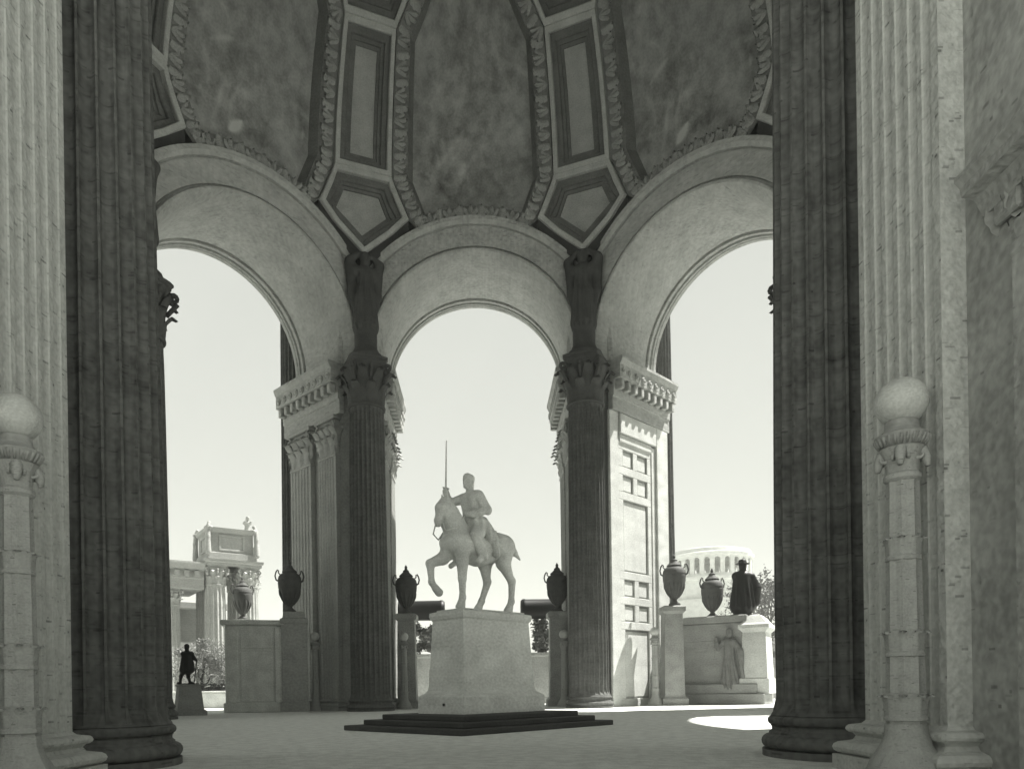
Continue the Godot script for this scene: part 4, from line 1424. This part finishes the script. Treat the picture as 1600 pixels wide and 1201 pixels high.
func build_colonnade() -> void:
	var D := 84.0
	var o := at(338, D)
	var c := thing("colonnade", "pale colonnade with a box shaped attic on corner columns, beyond the left arch", "colonnade", o, deg_to_rad(34.0))
	var H := 15.7
	var cs := small_column(H, 1.25)
	for p in [V(0, 0, 0), V(3.6, 0, 0), V(0, 0, -4.0), V(3.6, 0, -4.0)]:
		add_column(c, cs, p, M.far_stone)
	var cs2 := small_column(13.0, 1.15)
	for p in [V(-4.6, 0, -1.0), V(-9.6, 0, -1.0), V(-14.6, 0, -1.0), V(-4.6, 0, -6.0), V(-9.6, 0, -6.0), V(-14.6, 0, -6.0)]:
		add_column(c, cs2, p, M.far_stone)
	part(c, "back_wall", box_mesh(V(24, 11.8, 0.6), 0.05), M.far_stone, Transform3D(Basis.IDENTITY, V(-8.5, 5.9, -9.5)))
	part(c, "back_cornice", box_mesh(V(24.4, 0.9, 1.6), 0.1), M.far_stone, Transform3D(Basis.IDENTITY, V(-8.5, 12.2, -9.3)))
	# entablature of the wing
	var st := mb()
	extrude(st, [Vector2(0, 13.0), Vector2(0.3, 13.05), Vector2(0.3, 13.6), Vector2(0.38, 13.62), Vector2(0.38, 14.1), Vector2(0.5, 14.15), Vector2(0.5, 15.0), Vector2(1.0, 15.15), Vector2(1.2, 15.7), Vector2(1.2, 15.9), Vector2(-7.0, 15.9), Vector2(-7.0, 13.0)], V(-21, 0, 0.2), V(-1.3, 0, 0.2), V(0, 0, 1), Vector3.UP)
	var e := part(c, "entablature", fin(st), M.far_stone)
	var db := box_mesh(V(0.5, 0.6, 0.5), 0.04)
	for i in 18:
		part(e, "modillion", db, M.far_stone, Transform3D(Basis.IDENTITY, V(-20 + i * 1.05, 14.65, 0.9)))
	# attic box on the corner columns
	part(c, "corner_entablature", rect_lathe([Vector2(0, 15.7), Vector2(0.15, 15.72), Vector2(0.15, 16.0), Vector2(0.3, 16.1), Vector2(0.35, 16.4), Vector2(-0.4, 16.42)], 3.0, 3.2), M.far_stone, Transform3D(Basis.IDENTITY, V(1.8, 0, -2.0)))
	var a := part(c, "attic_box", rect_lathe([Vector2(0, 16.42), Vector2(0.0, 17.2), Vector2(-0.3, 17.3), Vector2(-0.3, 19.5), Vector2(0.0, 19.7), Vector2(0.15, 20.0), Vector2(-0.4, 20.1)], 2.7, 2.9), M.far_stone, Transform3D(Basis.IDENTITY, V(1.8, 0, -2.0)))
	for k in 4:
		var hw := 2.4 if k % 2 == 1 else 2.6
		var px := Transform3D(Basis(Vector3.UP, k * PI / 2), Vector3.ZERO)
		part(a, "panel_frame", box_mesh(V(2.9, 0.22, 0.24), 0.03), M.far_stone, px * Transform3D(Basis.IDENTITY, V(0, 19.2, hw)))
		part(a, "panel_frame", box_mesh(V(2.9, 0.22, 0.24), 0.03), M.far_stone, px * Transform3D(Basis.IDENTITY, V(0, 17.6, hw)))
		for sx in [-1.0, 1.0]:
			part(a, "panel_frame", box_mesh(V(0.24, 1.4, 0.24), 0.03), M.far_stone, px * Transform3D(Basis.IDENTITY, V(sx * 1.33, 18.4, hw)))
	var b := []
	b.append([V(0, 0.0, 0), V(0, 1.7, 0), 0.36, 0.26])
	b.append([V(0, 1.7, 0), V(0, 2.7, 0.1), 0.28, 0.26])
	b.append([V(-0.3, 2.75, 0.1), V(0.3, 2.75, 0.1), 0.17, 0.17])
	b.append([V(0, 3.0, 0.1), V(0, 3.3, 0.3), 0.18, 0.22])
	b.append([V(-0.35, 2.7, 0.1), V(-0.3, 2.9, 0.5), 0.14, 0.1])
	b.append([V(0.35, 2.7, 0.1), V(0.3, 2.9, 0.5), 0.14, 0.1])
	var fig := sdf_mesh(b, 0.12, 0.14)
	for p in [V(-2.7, 17.2, 2.9), V(2.7, 17.2, 2.9), V(2.7, 17.2, -2.9), V(-2.7, 17.2, -2.9)]:
		var x := Transform3D(Basis(Vector3.UP, atan2(-p.x, -p.z)), p)
		part(a, "corner_figure", fig, M.far_stone, x)
	# a lone column with its capital farther right
	var cc := thing("far_column", "distant column with a leafy capital right of the attic box", "column", at(392, 90.0), 0.3)
	var c3 := small_column(15.3, 1.1)
	part(cc, "shaft", c3[0], M.far_stone)
	part(cc, "base", c3[1], M.far_stone)
	part(cc, "capital", c3[2], M.far_stone)
	part(cc, "block", box_mesh(V(2.4, 3.6, 2.4), 0.1), M.far_stone, Transform3D(Basis.IDENTITY, V(-0.2, 17.1, 0)))
	part(cc, "figure", fig, M.far_stone, Transform3D(Basis(Vector3.UP, 0.4).scaled(Vector3(1.1, 1.1, 1.1)), V(-0.2, 18.85, 0)))
	var lw := thing("white_parapet", "low white parapet in sun between small pedestal and panelled wall", "wall", at(345, 74.0), 0.1)
	part(lw, "body", box_mesh(V(9.0, 1.5, 0.8), 0.06), M.pale, Transform3D(Basis.IDENTITY, V(0, 0.75, 0)))
	part(lw, "cap", box_mesh(V(9.2, 0.2, 1.0), 0.05), M.pale, Transform3D(Basis.IDENTITY, V(0, 1.6, 0)))

func foliage(count: int, c: Vector3, r: Vector3, size: float, sd: int, clumps := 10) -> ArrayMesh:
	var g := RandomNumberGenerator.new()
	g.seed = sd
	var st := mb()
	var cs := []
	for i in clumps:
		var d := Vector3(g.randfn(), g.randfn(), g.randfn()).normalized() * pow(g.randf(), 0.5)
		cs.append([c + d * r, g.randf_range(0.22, 0.5)])
	for i in count:
		var k: Array = cs[g.randi() % clumps]
		var p: Vector3 = k[0] + Vector3(g.randfn(), g.randfn(), g.randfn()) * 0.42 * k[1] * r
		var b := Basis.from_euler(Vector3(g.randf() * TAU, g.randf() * TAU, g.randf() * TAU))
		var s := size * g.randf_range(0.6, 1.3)
		var q0 := p - b.x * s * 0.5
		var q1 := p + b.x * s * 0.5
		tri(st, q0, p + b.y * s * 0.28, q1)
		tri(st, q0, q1, p - b.y * s * 0.28)
	return fin(st)

func branches(st: SurfaceTool, g: RandomNumberGenerator, p: Vector3, d: Vector3, ln: float, r: float, lvl: int) -> void:
	var q := p + d * ln * 0.5 + Vector3(g.randfn(), g.randfn(), g.randfn()) * ln * 0.05
	var e := p + d * ln + Vector3(g.randfn(), g.randfn(), g.randfn()) * ln * 0.06
	tube(st, [p, q, e], [r, r * 0.8, r * 0.62], 5)
	if lvl == 0: return
	for i in 3 + (1 if lvl > 1 else 0):
		var nd := (d + Vector3(g.randfn() * 0.5, g.randf_range(-0.05, 0.5), g.randfn() * 0.5)).normalized()
		branches(st, g, p.lerp(e, g.randf_range(0.45, 1.0)), nd, ln * g.randf_range(0.55, 0.75), r * 0.5, lvl - 1)

func tree(called: String, label: String, cat: String, pos: Vector3, h: float, sd: int, leaves: int, lm: Material, group: String, spread := 0.35) -> void:
	var t := thing(called, label, cat, pos, 0.0, group)
	var g := RandomNumberGenerator.new()
	g.seed = sd
	var st := mb(true)
	branches(st, g, V(0, -0.1, 0), V(g.randfn() * 0.05, 1, g.randfn() * 0.05).normalized(), h * 0.42, h * 0.022, 3)
	part(t, "trunk", fin(st), M.bark)
	if leaves > 0:
		part(t, "crown", foliage(leaves, V(0, h * 0.62, 0), V(h * spread, h * 0.34, h * spread), h * (0.045 if leaves < 2000 else 0.026), sd + 5, 14 if leaves < 2000 else 26), lm)

func build_background() -> void:
	build_colonnade()
	tree("willow_shrub", "pale feathery tree behind the man with the cane", "tree", at(315, 76.0), 8.0, 5, 9000, M.leaf_pale, "", 0.42)
	tree("small_tree", "thin pale sapling standing before the colonnade column", "tree", at(352, 78.0), 5.5, 15, 3000, M.leaf_pale, "", 0.3)
	var hd := thing("clipped_hedge", "dark clipped hedge along the top of the white parapet", "hedge", at(350, 75.5))
	part(hd, "foliage", foliage(2600, V(0, 1.9, 0), V(4.2, 0.5, 0.6), 0.3, 77, 30), M.leaf_dark)
	# round tower far right
	var D := 165.0
	var t := thing("round_tower", "distant pale round tower with a ring of arched windows, beyond the right arch", "tower", at(1112, D, -2.4))
	var st := mb()
	lathe(st, [Vector2(10.5, 2.0), Vector2(10.5, 22.0), Vector2(9.3, 22.2), Vector2(9.3, 26.0), Vector2(9.7, 26.2), Vector2(9.7, 26.9), Vector2(8.85, 27.0), Vector2(8.85, 27.6)], 64)
	part(t, "drum", fin(st), M.pale)
	var top := mb()
	lathe(top, [Vector2(8.75, 31.2), Vector2(9.2, 31.4), Vector2(9.3, 32.0), Vector2(8.9, 32.2), Vector2(8.6, 33.0), Vector2(7.0, 33.4), Vector2(0, 33.6)], 64)
	part(t, "cornice", fin(top), M.pale)
	# arcade piers between the windows, arched heads
	var n := 26
	var pier := mb()
	box(pier, V(0, 29.4, 8.6), V(0.95, 3.7, 0.6), 0.04)
	var pm := fin(pier)
	var head := mb()
	for i in 8:
		var a0 := PI * i / 8.0
		var a1 := PI * (i + 1) / 8.0
		quad(head, V(cos(a0) * 0.58, 30.35 + sin(a0) * 0.58, 8.82), V(cos(a1) * 0.58, 30.35 + sin(a1) * 0.58, 8.82), V(cos(a1) * 1.1, 31.25, 8.82), V(cos(a0) * 1.1, 31.25, 8.82))
	var hm := fin(head)
	var slab := mb()
	lathe(slab, [Vector2(8.85, 27.55), Vector2(0, 27.6)], 48)
	var core := part(t, "gallery_floor", fin(slab), M.pale)
	for k in n:
		part(core, "window_pier", pm, M.pale, Transform3D(Basis(Vector3.UP, TAU * k / n), Vector3.ZERO))
		part(core, "window_head", hm, M.pale, Transform3D(Basis(Vector3.UP, TAU * (k + 0.5) / n), Vector3.ZERO))
	var wing := thing("pale_wing", "long low pale building at the foot of the round tower", "building", at(1095, 150.0), 0.1)
	part(wing, "wall", box_mesh(V(26, 13.5, 6), 0.1), M.pale, Transform3D(Basis.IDENTITY, V(0, 6.75, 0)))
	part(wing, "cornice", box_mesh(V(27, 0.9, 7), 0.1), M.pale, Transform3D(Basis.IDENTITY, V(0, 13.9, 0)))
	# grassy bank and trees
	var hs := mb(true)
	for i in 20:
		for j in 8:
			var q: Array[Vector3] = []
			for e in [[i, j], [i + 1, j], [i + 1, j + 1], [i, j + 1]]:
				var x := lerpf(22.0, 75.0, e[0] / 20.0)
				var z := lerpf(0.0, 40.0, e[1] / 8.0)
				q.append(V(x, -0.3 + 9.5 * smoothstep(0.0, 1.0, e[1] / 8.0) * smoothstep(0.0, 0.25, e[0] / 20.0) + 0.3 * sin(x * 0.4), CAM.z - 75.0 - z))
			quad(hs, q[0], q[1], q[2], q[3])
	structure("hill", fin(hs), M.grass)
	var spots := [[1150, 108, 8.5], [1172, 104, 9.5], [1190, 112, 12.0], [1206, 106, 11.0], [1222, 110, 13.0], [1240, 104, 11.0]]
	var lab := ["thin bare tree just left of the cloaked statue", "bare tree directly behind the cloaked statue shoulder", "tallest thin bare tree right of the cloaked statue", "bare bushy tree on the bank right of the cloaked statue", "bare tree half hidden by the near right column", "bare tree behind the near right column edge"]
	for i in spots.size():
		var s: Array = spots[i]
		var p := at(s[0], s[1])
		p.y = 7.5
		tree("bare_tree", lab[i], "tree", p, s[2], 40 + i, 500, M.leaf_dark, "bare trees on the bank", 0.3)
	for e in [[1140, 100, 3.0, "low dark bush left of the cloaked statue"], [1205, 98, 4.5, "dense dark bush right of the cloaked statue"]]:
		var p := at(e[0], e[1])
		p.y = 6.6
		var b := thing("dark_bush", e[3], "bush", p)
		part(b, "foliage", foliage(1800, V(0, e[2] * 0.5, 0), V(e[2], e[2] * 0.5, e[2]), 0.45, 90 + int(e[0]), 12), M.leaf_dark)
	# paired garden portal piers behind the rider pedestal
	for s in [-1.0, 1.0]:
		var px: float = 756.0 + s * 92.0
		var side := "left" if s < 0 else "right"
		var g := thing("portal_pier", "pale pier with leafy top and dark rounded lintel stub, %s behind the rider pedestal" % side, "pier", at(px, 74.0), 0.0, "portal piers behind the rider")
		part(g, "shaft", rect_lathe([Vector2(0.12, 0), Vector2(0.12, 0.5), Vector2(0, 0.6), Vector2(0, 4.6), Vector2(0.14, 4.7), Vector2(0.14, 5.0), Vector2(-0.2, 5.02)], 1.15, 1.0), M.far_stone)
		part(g, "leafy_top", foliage(3200, V(0, 6.6, 0), V(1.2, 1.6, 0.9), 0.4, 66 + int(s), 16), M.leaf_pale)
		var l := mb(true)
		var pr := []
		for i in 9:
			var a := -PI / 2 + PI * i / 8.0
			pr.append(Vector2(1.05 * cos(a) + 0.001, 0))
		lathe(l, [Vector2(0, 0), Vector2(0.85, 0.02), Vector2(1.02, 0.2), Vector2(1.05, 0.4), Vector2(1.0, 0.55), Vector2(0.98, 4.6), Vector2(0, 4.62)], 20, Transform3D(Basis(Vector3.BACK, s * -PI / 2 ), V(-s * 2.1, 9.35, 0)))
		part(g, "lintel_stub", fin(l), M.bronze)

# ------------------------------------------------------------------ scene
func _ready() -> void:
	rng.seed = 4
	var cam := Camera3D.new()
	cam.name = "camera"
	add_child(cam)
	cam.position = CAM
	cam.rotation = Vector3(0, 0, deg_to_rad(-0.85))
	var near := 0.1
	cam.set_frustum(near * 1200.0 / FOC, Vector2(44.0, 474.0) / FOC * near, near, 2000.0)
	cam.current = true
	var env := Environment.new()
	var sky := Sky.new()
	var sm := ProceduralSkyMaterial.new()
	var sc := Color(0.526, 0.532, 0.515)
	sm.sky_top_color = sc
	sm.sky_horizon_color = sc
	sm.ground_horizon_color = sc
	sm.ground_bottom_color = Color(0.45, 0.45, 0.44)
	sm.sun_angle_max = 0.0
	sky.sky_material = sm
	env.background_mode = Environment.BG_SKY
	env.sky = sky
	env.tonemap_mode = Environment.TONE_MAPPER_LINEAR
	env.tonemap_exposure = 3.15
	env.sdfgi_enabled = true
	env.ssao_enabled = true
	env.ssil_enabled = true
	env.fog_enabled = true
	env.fog_density = 0.0018
	env.fog_light_color = Color(0.526, 0.532, 0.515)
	var we := WorldEnvironment.new()
	we.name = "world"
	we.environment = env
	add_child(we)
	var sun := DirectionalLight3D.new()
	sun.name = "sun"
	add_child(sun)
	var saz := deg_to_rad(72.0)
	var sel := deg_to_rad(58.5)
	var to_sun := Vector3(sin(saz) * cos(sel), sin(sel), -cos(saz) * cos(sel))
	sun.look_at_from_position(to_sun * 100.0, Vector3.ZERO, Vector3.UP)
	sun.light_energy = 1.6
	sun.light_angular_distance = 0.5
	sun.light_color = Color(1.0, 0.99, 0.965)
	sun.shadow_enabled = true
	make_materials()
	# ground
	var gst := mb()
	quad(gst, V(-600, 0, -600), V(600, 0, -600), V(600, 0, 300), V(-600, 0, 300))
	structure("ground", fin(gst), M.ground)
	rot = thing("rotunda", "great octagonal domed rotunda of arches, dark fluted columns and painted coffered ceiling", "rotunda")
	build_piers()
	build_columns()
	build_arches()
	build_dome()
	# robed figures over the columns
	var fig := robed_figure()
	var labels := {22.5: "dark robed figure above the far column right of the central arch", -22.5: "dark robed figure above the far column left of the central arch", -67.5: "robed figure on the column hidden behind the near left column", 67.5: "robed figure on the column hidden behind the near right column"}
	for a in labels:
		var p: Vector3 = az(a) * Vector3(0, 0, -21.4)
		var o := thing("robed_figure", labels[a], "statue", p + Vector3(0, 26.21, 0), -deg_to_rad(a), "robed figures on the columns")
		var st := mb()
		lathe(st, [Vector2(1.25, 0), Vector2(1.25, 0.3), Vector2(1.0, 0.55), Vector2(0.85, 0.9), Vector2(0.85, 2.3), Vector2(1.0, 2.5), Vector2(0, 2.5)], 16)
		part(o, "pedestal", fin(st), M.figure)
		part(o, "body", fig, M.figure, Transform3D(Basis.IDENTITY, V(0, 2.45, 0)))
	build_centre()
	build_lamps()
	build_urns()
	build_right_monument()
	build_left_statue()
	build_background()
